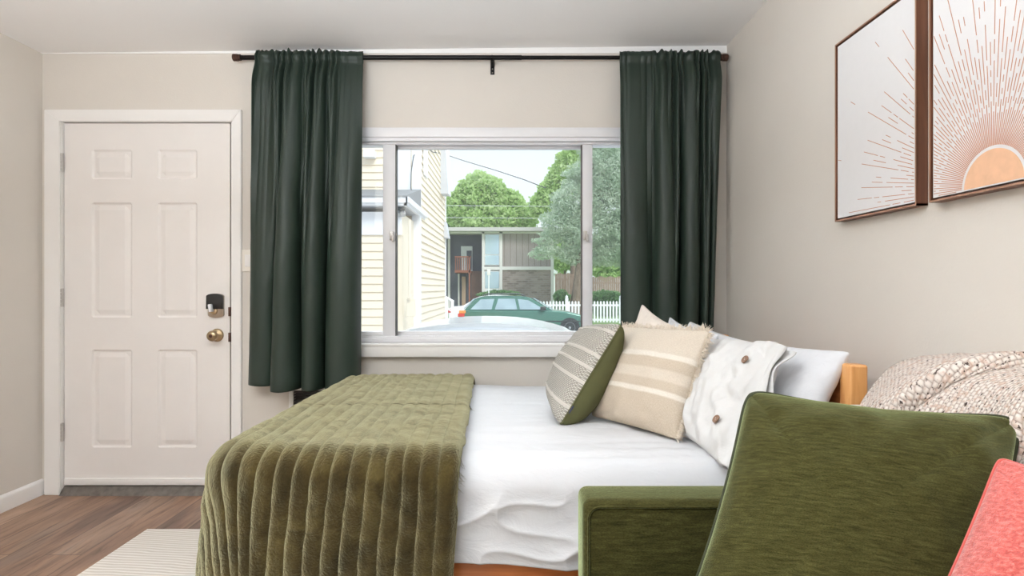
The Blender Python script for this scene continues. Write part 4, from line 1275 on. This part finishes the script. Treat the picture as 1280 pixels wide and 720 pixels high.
# lower porch eave: fascia + soffit with a hip corner
ev = MB(); ex = (508 - 640) / 64.
eY0, eY1 = F / 64., F / 52.5
ez0, ez1 = CAMZ + 103.5 / 64., CAMZ + 113 / 64.
ev.box(-9, ex, eY0, eY0 + .05, ez0, ez1); ev.box(ex - .05, ex, eY0, eY1, ez0, ez1); ev.box(-9, ex + .03, eY0 - .06, eY0, ez1 - .10, ez1 + .01); ev.box(ex, ex + .06, eY0 - .06, eY1, ez1 - .10, ez1 + .01)
ev.build('porch_fascia', M['house_white'], hs, smooth=False)
MB().box(-9, ex - .05, eY0 + .05, eY1, ez0 + .01, ez0 + .04).build('porch_soffit', M['soffit'], hs, smooth=False)
MB().prism([(eY0 - .08, ez1), (eY0 - .08, ez1 + .03), (Y1, ez1 + .45), (Y1, ez1)], 'x', -9, ex + .02).build('porch_roof', M['shingle'], hs, smooth=False)
# main roof overhang at the far end of the side wall
ovh = MB()
q0, q1, q2, q3 = at(541, 184, 43), at(557, 184, 43), at(560, 243, 43), at(548, 243, 43)
ovh.slab([at(540, 150, 43), at(554, 150, 43), at(560, 242, 43), at(547, 242, 43)], (0, .5, 0))
ovh.build('roof_overhang', M['soffit'], hs, smooth=False)
ov2 = MB(); ov2.slab([at(555, 150, 42.6), at(557.5, 150, 42.6), at(561, 242, 42.6), at(559.5, 242, 42.6)], (0, .6, 0)); ov2.build('gutter', M['house_white'], hs, smooth=False)
ov3 = MB(); ov3.slab([at(548, 277, 41), at(557, 277, 41), at(560.5, 297, 41), at(551, 297, 41)], (0, .5, 0)); ov3.build('lower_overhang', M['soffit'], hs, smooth=False)
sdw = MB(); sdw.box(SX + .03, SX + .06, F / 53.5, F / 51.5, at(0, 222, 52)[2], 6); sdw.build('window_trim', M['house_white'], hs, smooth=False)
MB().slab([at(526, 219, 52), at(528, 218, 52), at(531.5, 225, 52), at(530, 226, 52)], (0, .08, 0)).build('window_ledge', M['apt_dark'], hs, smooth=False)
bxx = MB(); c0 = at(454, 196.5, 56.6); c1 = at(468, 187, 56.6); bxx.box(c0[0], c1[0], Y1 - .22, Y1 - .02, c0[2], c1[2], .01); bxx.build('vent_hood', M['house_white'], hs, smooth=False)
mt = MB(); c0 = at(508.5, 396, 63); c1 = at(518, 373, 63); mt.box(c0[0], c1[0], Y1 - 1.52, Y1 - 1.32, c0[2], c1[2], .01); mt.build('meter_box', M['siding'], hs, smooth=False)
MB().tube([at(512, 373, 63.5), at(512.2, 330, 63.5), at(512, 275, 63.5)], .03, 8).build('conduit', M['siding'], hs)
fl_ = thing('floodlight', 'twin-head floodlight under the porch eave of the cream house', 'outdoor light', at(503, 262, 63))
MB().lathe(at(503.5, 264, 62.5), (0, -.6, -.8), [(0, .03), (.05, .06), (.10, .07), (.10, .0)], 14).build('lamp_head', M['rim'], fl_)
MB().lathe(at(499, 264, 62.5), (-.3, -.6, -.8), [(0, .03), (.05, .06), (.10, .07), (.10, .0)], 14).build('lamp_head', M['rim'], fl_)
MB().box(*(lambda c: (c[0] - .07, c[0] + .07, c[1] - .03, c[1] + .08, c[2] - .02, c[2] + .05))(at(501.5, 262, 62.5))).build('mount', M['car_trim'], fl_)
cab = MB(); cab.tube([at(525, 184, 54), at(517, 195, 56.2), at(514, 215, 56.6), at(513.5, 235, 56.8), at(517, 247, 56.8), at(523, 256, 56.8)], .010, 6)
tag(cab.build('service_cable', M['car_trim']), 'thin dark cable hanging down the corner of the cream house', 'cable')
cab = MB(); cab.tube([at(528, 181, 54), at(541, 190, 48), at(555, 192.5, 40), at(580, 201, 30), at(620, 213, 22), at(655, 224.5, 19), at(682, 235, 17.5)], [.012, .012, .014, .018, .024, .03, .036], 6)
tag(cab.build('overhead_wire', M['car_trim']), 'dark overhead wire slanting across the sky from the cream house', 'wire')
for k, (yy, sS) in enumerate(((257, 15.5), (272, 15.2))):
    cab = MB(); cab.tube([at(500, yy - .5, sS), at(620, yy + .4, sS), at(740, yy + 1.2, sS), at(900, yy + .5, sS)], .013, 6)
    tag(cab.build('overhead_wire', M['house_white']), ('upper' if k == 0 else 'lower') + ' of two pale level wires in front of the trees', 'wire', 'pale level overhead wires')

# --- hand rail by the house
rl = thing('stair_railing', 'white stair railing beside the end of the cream house', 'railing', at(560, 410, 36))
rp = MB(); rp.tube([at(555, 370, 36), at(567, 377, 36)], .04, 8).tube([at(555, 384, 36), at(567, 390, 36)], .03, 8); rp.build('hand_rail', M['white_fence'], rl)
for x_, y_ in ((558, 372), (565.5, 376)):
    c = at(x_, y_, 36); MB().box(c[0] - .05, c[0] + .05, c[1] - .05, c[1] + .05, GZ, c[2]).build('post', M['white_fence'], rl, smooth=False)

# --- cars
def car(root, x0, yc, paint, low, top, halfw, roof_halfw, wheels, glass_polys, parts, sx=1.0):
    """profiles in metres (along the car, above the ground); the car lies along x"""
    W = lambda x: x0 + sx * x
    b = MB(); b.prism([(W(x), GZ + z) for x, z in low], 'y', yc - halfw, yc + halfw, .06, 3)
    b.build('body', paint, root)
    zlo = min(z for _, z in top); zhi = max(z for _, z in top)
    def hw_at(z): return halfw - .05 + (roof_halfw - halfw + .05) * ((z - zlo) / (zhi - zlo)) ** 1.3
    g = bmesh.new(); n = len(top)
    L = [g.verts.new((W(x), yc - hw_at(z), GZ + z)) for x, z in top]; Rr = [g.verts.new((W(x), yc + hw_at(z), GZ + z)) for x, z in top]
    g.faces.new(L); g.faces.new(list(reversed(Rr)))
    for i in range(n): g.faces.new((L[i], Rr[i], Rr[(i + 1) % n], L[(i + 1) % n]))
    bmesh.ops.recalc_face_normals(g, faces=g.faces)
    bmesh.ops.bevel(g, geom=[e for e in g.edges], offset=.05, segments=3, affect='EDGES', clamp_overlap=True)
    m = MB(); m.bm.free(); m.bm = g; m.build('cabin', paint, root)
    for poly in glass_polys:
        for sd in (-1, 1):
            m = MB(); m.slab([(W(x), yc + sd * (hw_at(z) - .008), GZ + z) for x, z in poly], (0, sd * .022, 0)); m.build('side_window', M['car_glass'], root, smooth=False)
    for wx in wheels:
        for sd in (-1, 1):
            t = MB(); t.lathe((W(wx), yc + sd * (halfw - .20), GZ + .31), (0, sd, 0), [(0, .22), (.0, .30), (.03, .315), (.17, .315), (.205, .29), (.205, .205), (.19, .20), (.19, 0)], 28)
            to = t.build('wheel', M['tyre'], root)
            r = MB(); r.lathe((W(wx), yc + sd * (halfw - .012), GZ + .31), (0, sd, 0), [(0, .20), (.015, .195), (.012, .17), (.004, .15), (.012, .05), (.02, .03), (.02, 0)], 20); r.build('rim', M['rim'], to)
            a = MB(); a.lathe((W(wx), yc + sd * (halfw - .004), GZ + .31), (0, sd, 0), [(0, .36), (.006, .36), (.006, .0)], 28); a.build('wheel_arch', M['car_trim'], root)

gs_ = 35.
gx0_ = at(573, 0, gs_)[0]; gy = F / gs_ + .85
wg = thing('car', 'dark green station wagon with roof rails parked beyond the white car', 'car', (gx0_ + 2.3, gy, GZ))
low = [(.02, .32), (0, .70), (.06, .88), (.30, .93), (3.35, .93), (3.9, .88), (4.4, .76), (4.66, .62), (4.72, .42), (4.62, .24), (.15, .24)]
top = [(.14, .88), (.60, 1.36), (.90, 1.435), (1.6, 1.45), (2.35, 1.43), (2.62, 1.37), (3.42, .90)]
gl1 = [(.42, .96), (.78, 1.32), (1.28, 1.34), (1.18, .96)]; gl2 = [(1.30, .96), (1.42, 1.345), (2.02, 1.34), (2.10, .96)]; gl3 = [(2.20, .96), (2.12, 1.335), (2.50, 1.29), (3.08, .96)]
car(wg, gx0_, gy, M['car_green'], low, top, .85, .60, (.95, 3.98), [gl1, gl2, gl3], None)
tl_ = MB(); tl_.box(gx0_ - .02, gx0_ + .22, gy - .87, gy - .60, GZ + .70, GZ + .82, .02); tlo = tl_.build('tail_lamp', M['tail_red'], wg)
MB().box(gx0_ + .02, gx0_ + .26, gy - .875, gy - .60, GZ + .82, GZ + .93, .02).build('indicator', M['tail_amber'], tlo)
for sd in (-1, 1):
    MB().tube([(gx0_ + .85, gy + sd * .56, GZ + 1.45), (gx0_ + 1.0, gy + sd * .56, GZ + 1.51), (gx0_ + 2.2, gy + sd * .56, GZ + 1.51), (gx0_ + 2.4, gy + sd * .56, GZ + 1.44)], .02, 8).build('roof_rail', M['car_trim'], wg)
    MB().box(gx0_ + 2.92, gx0_ + 3.12, gy + sd * .97 - .08, gy + sd * .97 + .08, GZ + .93, GZ + 1.07, .03).build('wing_mirror', M['car_trim'], wg)
MB().box(gx0_ + .02, gx0_ + 4.7, gy - .865, gy - .845, GZ + .52, GZ + .56, .004).build('side_moulding', M['car_trim'], wg)
ws = MB(); ws.slab([(gx0_ + 2.68, gy - .55, GZ + 1.36), (gx0_ + 2.68, gy + .55, GZ + 1.36), (gx0_ + 3.36, gy + .72, GZ + .96), (gx0_ + 3.36, gy - .72, GZ + .96)], (.03, 0, .02)); ws.build('windscreen', M['car_glass'], wg, smooth=False)
rw = MB(); rw.slab([(gx0_ + .54, gy - .55, GZ + 1.32), (gx0_ + .54, gy + .55, GZ + 1.32), (gx0_ + .20, gy + .70, GZ + .98), (gx0_ + .20, gy - .70, GZ + .98)], (-.03, 0, .02)); rw.build('rear_window', M['car_glass'], wg, smooth=False)

wy = F / 150. + .25; wx0 = -2.45
wc = thing('car', 'white car directly outside the window, mostly its roof showing', 'car', (wx0 + 2.2, wy, GZ))
low = [(.02, .32), (0, .66), (.08, .86), (.9, .93), (3.2, .93), (4.0, .84), (4.4, .66), (4.45, .42), (4.35, .24), (.15, .24)]
top = [(.70, .90), (1.42, 1.33), (1.62, 1.405), (1.95, 1.452), (2.25, 1.46), (2.55, 1.445), (2.80, 1.40), (3.02, 1.33), (3.65, .90)]
gl = [(1.12, .98), (1.56, 1.29), (2.05, 1.32), (2.05, .98)]; gl_2 = [(2.13, .98), (2.13, 1.325), (2.85, 1.28), (3.3, .98)]
car(wc, wx0, wy, M['car_white'], low, top, .86, .62, (.85, 3.65), [gl, gl_2], None)

sy_ = F / 30. + .9; sx0 = at(560, 0, 30)[0]
wsn = thing('car', 'pale car almost hidden behind the green station wagon', 'car', (sx0 + 2.2, sy_, GZ))
low = [(.02, .32), (0, .70), (.08, .92), (.7, .97), (3.2, .95), (4.0, .86), (4.4, .68), (4.45, .42), (4.35, .24), (.15, .24)]
top = [(.50, .92), (1.25, 1.36), (1.9, 1.44), (2.5, 1.42), (2.9, 1.34), (3.6, .92)]
car(wsn, sx0, sy_, M['car_white'], low, top, .86, .62, (.85, 3.65), [[(1.0, 1.0), (1.4, 1.3), (2.0, 1.33), (2.0, 1.0)]], None)
MB().box(sx0 - .02, sx0 + .2, sy_ - .88, sy_ - .6, GZ + .70, GZ + .86, .02).build('tail_lamp', M['tail_red'], wsn)

# --- apartment building
AS = 18.; AY = F / AS
ap = thing('apartment_building', 'two-storey brown apartment building with cream trim behind the green wagon', 'building', (at(630, 0, AS)[0], AY + 4, GZ))
ax = lambda p: (p - 640) / AS
az = lambda p: CAMZ - (p - 360) / AS
b = MB(); b.box(ax(603), ax(692), AY + .1, AY + 9, GZ, az(290)); b.box(ax(480), ax(603), AY + 2.2, AY + 9, GZ, az(290)); b.build('wall', M['apt_dark'], ap, smooth=False)
MB().box(ax(480), ax(694.5), AY - .8, AY + 9.4, az(290), az(285.5)).build('roof', M['apt_roof'], ap, smooth=False)
MB().box(ax(628), ax(688.5), AY - .02, AY + .1, az(333.5), az(292)).build('board_siding', M['apt_siding'], ap, smooth=False)
MB().box(ax(628), ax(688.5), AY - .02, AY + .1, GZ, az(337.5)).build('brick_panel', M['apt_brick'], ap, smooth=False)
MB().box(ax(587), ax(603), AY + 1.6, AY + 2.2, GZ, az(338)).build('brown_brick_panel', M['apt_brick_red'], ap, smooth=False)
b = MB()
b.box(ax(688.5), ax(692), AY - .15, AY + .1, GZ, az(290)); b.box(ax(602.5), ax(605.5), AY - .15, AY + .1, GZ, az(290)); b.box(ax(624.5), ax(628), AY - .15, AY + .1, GZ, az(290))
b.box(ax(602.5), ax(692), AY - .13, AY + .1, az(337.5), az(333.3)); b.box(ax(563), ax(692), AY - .15, AY + .1, az(292), az(289.5))
b.build('trim_grid', M['apt_trim'], ap, smooth=False)
for (y0, y1, ys) in ((332, 292.5, 318.5), (372, 338.5, 361)):
    wf = MB(); wf.box(ax(605.5), ax(624.5), AY - .05, AY + .05, az(y0), az(y1)); wo = wf.build('window_frame', M['apt_trim'], ap, smooth=False)
    MB().box(ax(606.5), ax(623.7), AY - .08, AY - .03, az(ys - .5), az(y1 + 1)).build('pane', M['apt_glass'], wo, smooth=False)
    MB().box(ax(606.5), ax(623.7), AY - .08, AY - .03, az(y0 - 1), az(ys + .7)).build('pane', M['apt_curtain'] if y0 > 340 else M['apt_glass'], wo, smooth=False)
# recessed entry: balcony, upper door, lower door, post
bl = MB(); bl.box(ax(568), ax(588), AY + .3, AY + 2.2, az(341), az(338.8)); bl.box(ax(568), ax(588.5), AY + .2, AY + .35, az(321.5), az(320)); bl.box(ax(568), ax(588.5), AY + .2, AY + .35, az(340.5), az(337.5))
k = ax(568.5)
while k < ax(588): bl.box(k, k + .05, AY + .22, AY + .32, az(338), az(321)); k += .14
bl.build('balcony', M['balcony_wood'], ap, smooth=False)
MB().box(ax(585.5), ax(587.5), AY + .2, AY + .35, GZ, az(320)).build('balcony_post', M['balcony_wood'], ap, smooth=False)
MB().box(ax(573), ax(588), AY + 2.05, AY + 2.2, az(339), az(305)).build('upper_doorway', M['apt_curtain'], ap, smooth=False)
MB().box(ax(580.5), ax(587), AY + 2.0, AY + 2.06, az(336), az(311)).build('upper_door', M['apt_dark'], ap, smooth=False)
MB().box(ax(574), ax(579), AY + 2.05, AY + 2.2, GZ, az(345)).build('lower_door', M['apt_door'], ap, smooth=False)
MB().box(ax(569), ax(571), AY + 2.0, AY + 2.2, GZ, az(341)).build('door_trim', M['apt_trim'], ap, smooth=False)
MB().box(ax(556), ax(559), AY + 1.9, AY + 2.1, GZ, az(292)).build('downpipe', M['apt_trim'], ap, smooth=False)

sp_ = thing('sign_post', 'thin pale sign post in front of the cream-trimmed window of the apartment building', 'sign post', (at(611, 0, 22)[0], F / 22., GZ))
c = at(611, 337, 22.)
MB().tube([(c[0], c[1], GZ), (c[0], c[1], c[2])], .035, 10).build('pole', M['white_fence'], sp_)
MB().box(c[0] - .10, c[0] + .10, c[1] - .05, c[1] - .03, c[2] - .32, c[2] + .02, .01).build('sign_plate', M['apt_trim'], sp_)
MB().box(at(689, 0, AS)[0], at(697.5, 0, AS)[0], AY - .35, AY - .1, az(297), az(293.5), .05).build('wall_lamp', M['apt_curtain'], ap)

# --- leafy things
def leaves(name, blobs, nleaf, size, mat, parent, seed, thin=1.0, shell=.55):
    r = np.random.default_rng(seed)
    vol = np.array([b[3] * b[4] * b[5] for b in blobs]) ** .7; vol = vol / vol.sum()
    Vs = []; Fs = []; c0 = 0
    for (cx, cy_, cz_, rx, ry, rz), w_ in zip(blobs, vol):
        n = max(60, int(nleaf * w_))
        d = r.normal(size=(n, 3)); d /= np.linalg.norm(d, axis=1, keepdims=True)
        rad = shell + (1 - shell) * r.random((n, 1)) ** .6
        lump = 1 + .34 * np.array([nz(*(x * 2.3 + seed)) for x in d])[:, None]
        p = np.array([cx, cy_, cz_]) + d * rad * lump * np.array([rx, ry, rz])
        t = r.normal(size=(n, 3)); t /= np.linalg.norm(t, axis=1, keepdims=True)
        q = np.cross(t, r.normal(size=(n, 3))); q /= np.linalg.norm(q, axis=1, keepdims=True)
        s = size * r.uniform(.6, 1.3, (n, 1))
        quad = np.stack([p - t * s, p + q * s * .55 * thin, p + t * s, p - q * s * .55 * thin], 1)
        Vs.append(quad.reshape(-1, 3)); Fs.append(np.arange(n * 4).reshape(n, 4) + c0); c0 += n * 4
    return arr_obj(name, np.concatenate(Vs), np.concatenate(Fs), mat, parent, False)

def blobs_px(lst, s):
    out = []
    for px, py, rx, ry in lst:
        c = at(px, py, s); out.append((c[0], c[1], c[2], rx / s, (rx + ry) / 2 / s, ry / s))
    return out

def tree(label, base_px, s, blobs, n, size, mat, seed, group='trees beyond the apartment building', trunk_r=.25, thin=1.0, lean=0.0):
    bx_ = at(base_px, 0, s)
    root = thing('tree', label, 'tree', (bx_[0], F / s, GZ), group)
    bl_ = blobs_px(blobs, s)
    leaves('crown', bl_, n, size, mat, root, seed, thin)
    topz = max(b[2] for b in bl_)
    t = MB(); t.tube([(bx_[0] - lean, F / s, GZ), (bx_[0] - lean * .5, F / s, GZ + (topz - GZ) * .35), (bx_[0], F / s, GZ + (topz - GZ) * .7), (bx_[0] + .1, F / s, topz)], [trunk_r, trunk_r * .8, trunk_r * .5, trunk_r * .2], 10)
    t.build('trunk', M['bark'], root)
    return root
tree('bright green broadleaf tree rising above the apartment roof', 606, 14., [(604, 246, 30, 28), (580, 262, 26, 24), (632, 262, 26, 24), (610, 275, 46, 22), (648, 274, 22, 20), (592, 238, 20, 18), (616, 238, 17, 16), (640, 250, 14, 12), (575, 248, 14, 12)], 30000, .20, M['leaf_bright'], 3)
tree('darker tree in the gap beside the eave of the cream house', 556, 13., [(556, 262, 18, 20), (566, 272, 16, 16), (548, 276, 18, 20)], 8000, .20, M['leaf_dark'], 8)
rc = random.Random(4)
cb_ = [(745, 218, 34, 30), (765, 250, 46, 36), (718, 252, 30, 26), (705, 276, 30, 20), (742, 285, 46, 26), (790, 215, 50, 46), (800, 290, 56, 36), (725, 306, 26, 14), (765, 315, 30, 18)]
for k in range(80):
    t_ = k / 79.0
    yy = 178 + 150 * t_ ** .9; hw = 16 + 66 * t_ ** .8
    xx = 748 + rc.uniform(-1, 1) * hw * (.95 if yy < 310 else .6)
    cb_.append((xx, yy + .12 * abs(xx - 748), rc.uniform(12, 20), rc.uniform(5, 8)))
tree('tall pale conifer filling the view beside the right curtain', 738, 21., cb_, 90000, .12, M['leaf_pine'], 14, trunk_r=.42, thin=.4, lean=.9)
tree('pointed light green tree top behind the conifer', 716, 15., [(712, 212, 20, 26), (700, 228, 18, 24), (725, 198, 16, 20), (690, 246, 20, 22), (676, 258, 16, 16)], 14000, .17, M['leaf_bright'], 21)
tree('yellow-green tree low behind the wooden fence', 706, 12.5, [(705, 318, 22, 22), (725, 322, 22, 18), (765, 330, 34, 20), (690, 312, 12, 16)], 12000, .22, M['leaf_bright'], 31)
for px_, py_, rx_, ry_, s_, lb in ((702, 372, 10, 9, 21., 'small round dark hedge between brick wall and conifer trunk'), (758, 372, 22, 9, 21., 'low mounded green bush behind the picket fence by the right curtain'), (625, 368, 26, 5, 20., 'clipped strip hedge against the apartment wall above the green wagon')):
    c = at(px_, py_, s_)
    root = thing('hedge', lb, 'hedge', (c[0], c[1], GZ))
    leaves('foliage', [(c[0], c[1], c[2], rx_ / s_, .6, ry_ / s_), (c[0], c[1], (c[2] + GZ) / 2, rx_ / s_ * .9, .5, max(.2, (c[2] - GZ) / 2))], 5000, .08, M['leaf_hedge'], root, int(px_))
    MB().tube([(c[0], c[1], GZ), (c[0], c[1], c[2])], .06, 8).build('stem', M['bark'], root)

# --- picket fence
PS = 26.; PY = F / PS
pf = thing('picket_fence', 'white picket fence running behind the wagon bonnet to the right', 'fence', (5, PY, GZ))
pz0, pz1 = CAMZ - (403 - 360) / PS, CAMZ - (376 - 360) / PS
k = (672 - 640) / PS; pk = MB()
while k < 13:
    pk.prism([(k - .042, pz0), (k + .042, pz0), (k + .042, pz1 - .06), (k, pz1), (k - .042, pz1 - .06)], 'y', PY, PY + .025); k += .152
pk.build('pickets', M['white_fence'], pf, smooth=False)
MB().box(1.2, 13, PY + .025, PY + .07, pz1 - .26, pz1 - .17).build('rail', M['white_fence'], pf, smooth=False)
MB().box(1.2, 13, PY + .025, PY + .07, pz0 + .08, pz0 + .17).build('rail', M['white_fence'], pf, smooth=False)
for xp in (at(708.5, 0, PS)[0], at(708.5, 0, PS)[0] + 2.6, at(708.5, 0, PS)[0] + 5.2):
    po = MB(); po.box(xp - .07, xp + .07, PY - .02, PY + .12, GZ, pz1 + .08); po.lathe((xp, PY + .05, pz1 + .08), (0, 0, 1), [(0, .09), (.03, .09), (.05, .04), (.09, .075), (.14, .05), (.2, .0)], 12)
    po.build('post', M['white_fence'], pf)

# --- wooden garden fence and far house
for (xa, xb2, ya_, yb_, s_, lb) in ((694, 726, 366, 342, 16., 'reddish brown board fence between apartment building and conifer trunk'), (738, 800, 367, 346, 17., 'grey-brown board fence behind the picket fence by the right curtain')):
    wf = thing('board_fence', lb, 'fence', (at((xa + xb2) / 2, 0, s_)[0], F / s_, GZ))
    k = at(xa, 0, s_)[0]; xe = at(xb2, 0, s_)[0]; bb = MB(); z0 = GZ; z1 = CAMZ - (yb_ - 360) / s_
    while k < xe:
        bb.box(k, k + .14, F / s_, F / s_ + .03, z0, z1 + .05 * math.sin(k * 9)); k += .155
    bb.build('boards', M['fence_wood'], wf, smooth=False)
    rr2 = MB(); rr2.box(at(xa, 0, s_)[0], xe, F / s_ + .03, F / s_ + .1, z1 - .5, z1 - .4); rr2.build('rail', M['fence_wood'], wf, smooth=False)
fh = thing('house', 'small white gabled house far behind the board fence', 'house', (at(705, 0, 11)[0], F / 11., GZ))
c0, c1 = at(692, 342, 11.), at(722, 342, 11.)
MB().box(c0[0], c1[0], F / 11., F / 11. + 5, GZ, c0[2]).build('wall', M['house_white'], fh, smooth=False)
MB().prism([(c0[0] - .4, c0[2]), (at(695, 326, 11.)[0], at(695, 326, 11.)[2]), (c1[0] + .4, c0[2])], 'y', F / 11. - .3, F / 11. + 5.2).build('roof', M['apt_curtain'], fh, smooth=False)

# ================================================================== LIGHT
w = bpy.data.worlds.new('World'); SC.world = w; w.use_nodes = True
t = w.node_tree; bg = t.nodes['Background']
tc = t.nodes.new('ShaderNodeTexCoord'); sp = t.nodes.new('ShaderNodeSeparateXYZ'); t.links.new(tc.outputs['Generated'], sp.inputs[0])
rp_ = t.nodes.new('ShaderNodeValToRGB'); t.links.new(sp.outputs['Z'], rp_.inputs['Fac'])
rp_.color_ramp.elements[0].position = 0.0; rp_.color_ramp.elements[0].color = srgb(240, 244, 250)
rp_.color_ramp.elements[1].position = 0.5; rp_.color_ramp.elements[1].color = srgb(208, 226, 246)
t.links.new(rp_.outputs['Color'], bg.inputs['Color'])
bg.inputs['Strength'].default_value = 1.12

def sun(rx, rz, strength, ang, col=(1, 1, 1)):
    l = bpy.data.lights.new('sun', 'SUN'); l.energy = strength; l.angle = ang; l.color = col
    o = bpy.data.objects.new('sun', l); COL.objects.link(o); o.rotation_euler = (rx, 0, rz); o.location = (0, 8, 8)
    return o
# bright hazy sky glow high over the street, coming in through the window
sun(math.radians(-52), math.radians(-12), 2.3, math.radians(55), (.97, .99, 1.0))
# hazy sun from behind our building lights the fronts across the street
sun(math.radians(50), math.radians(28), 1.8, math.radians(20), (1.0, .98, .95))

def area(name, loc, rot, sx, sy, power, col):
    l = bpy.data.lights.new(name, 'AREA'); l.shape = 'RECTANGLE'; l.size = sx; l.size_y = sy; l.energy = power; l.color = col
    o = bpy.data.objects.new(name, l); COL.objects.link(o); o.location = loc; o.rotation_euler = rot
    return o
def point_fill(name, loc, r, power, col):
    l = bpy.data.lights.new(name, 'POINT'); l.shadow_soft_size = r; l.energy = power; l.color = col
    o = bpy.data.objects.new(name, l); COL.objects.link(o); o.location = loc
    return o
# added fill lights: from behind the camera, up at the ceiling, over the room
area('rear_fill', (-.7, YF + .05, 1.5), (math.radians(90), 0, 0), 2.6, 1.7, 5, (.86, .95, 1.0))
area('ceiling_bounce_fill', (-.75, .25, 1.62), (math.radians(180), 0, 0), .8, .8, 122, (.86, .935, 1.0))
point_fill('overhead_fill', (-1.35, .55, 1.95), .25, 24, (1.0, .91, .80))

# ================================================================== CAMERA
cam = bpy.data.cameras.new('camera'); cam.sensor_width = 36.0; cam.lens = F / 1280.0 * 36.0
cam.clip_start = .02; cam.clip_end = 300
co = bpy.data.objects.new('camera', cam); COL.objects.link(co)
co.location = (0, 0, CAMZ); co.rotation_euler = (math.radians(90), 0, 0)
SC.camera = co

vs = SC.view_settings
vs.view_transform = 'Standard'; vs.look = 'None'; vs.gamma = 1.0; vs.exposure = 0.19
vs.use_curve_mapping = False
SC.cycles.max_bounces = 10; SC.cycles.diffuse_bounces = 6; SC.cycles.transparent_max_bounces = 12
SC.cycles.use_denoising = True
SC.cycles.sample_clamp_indirect = 6
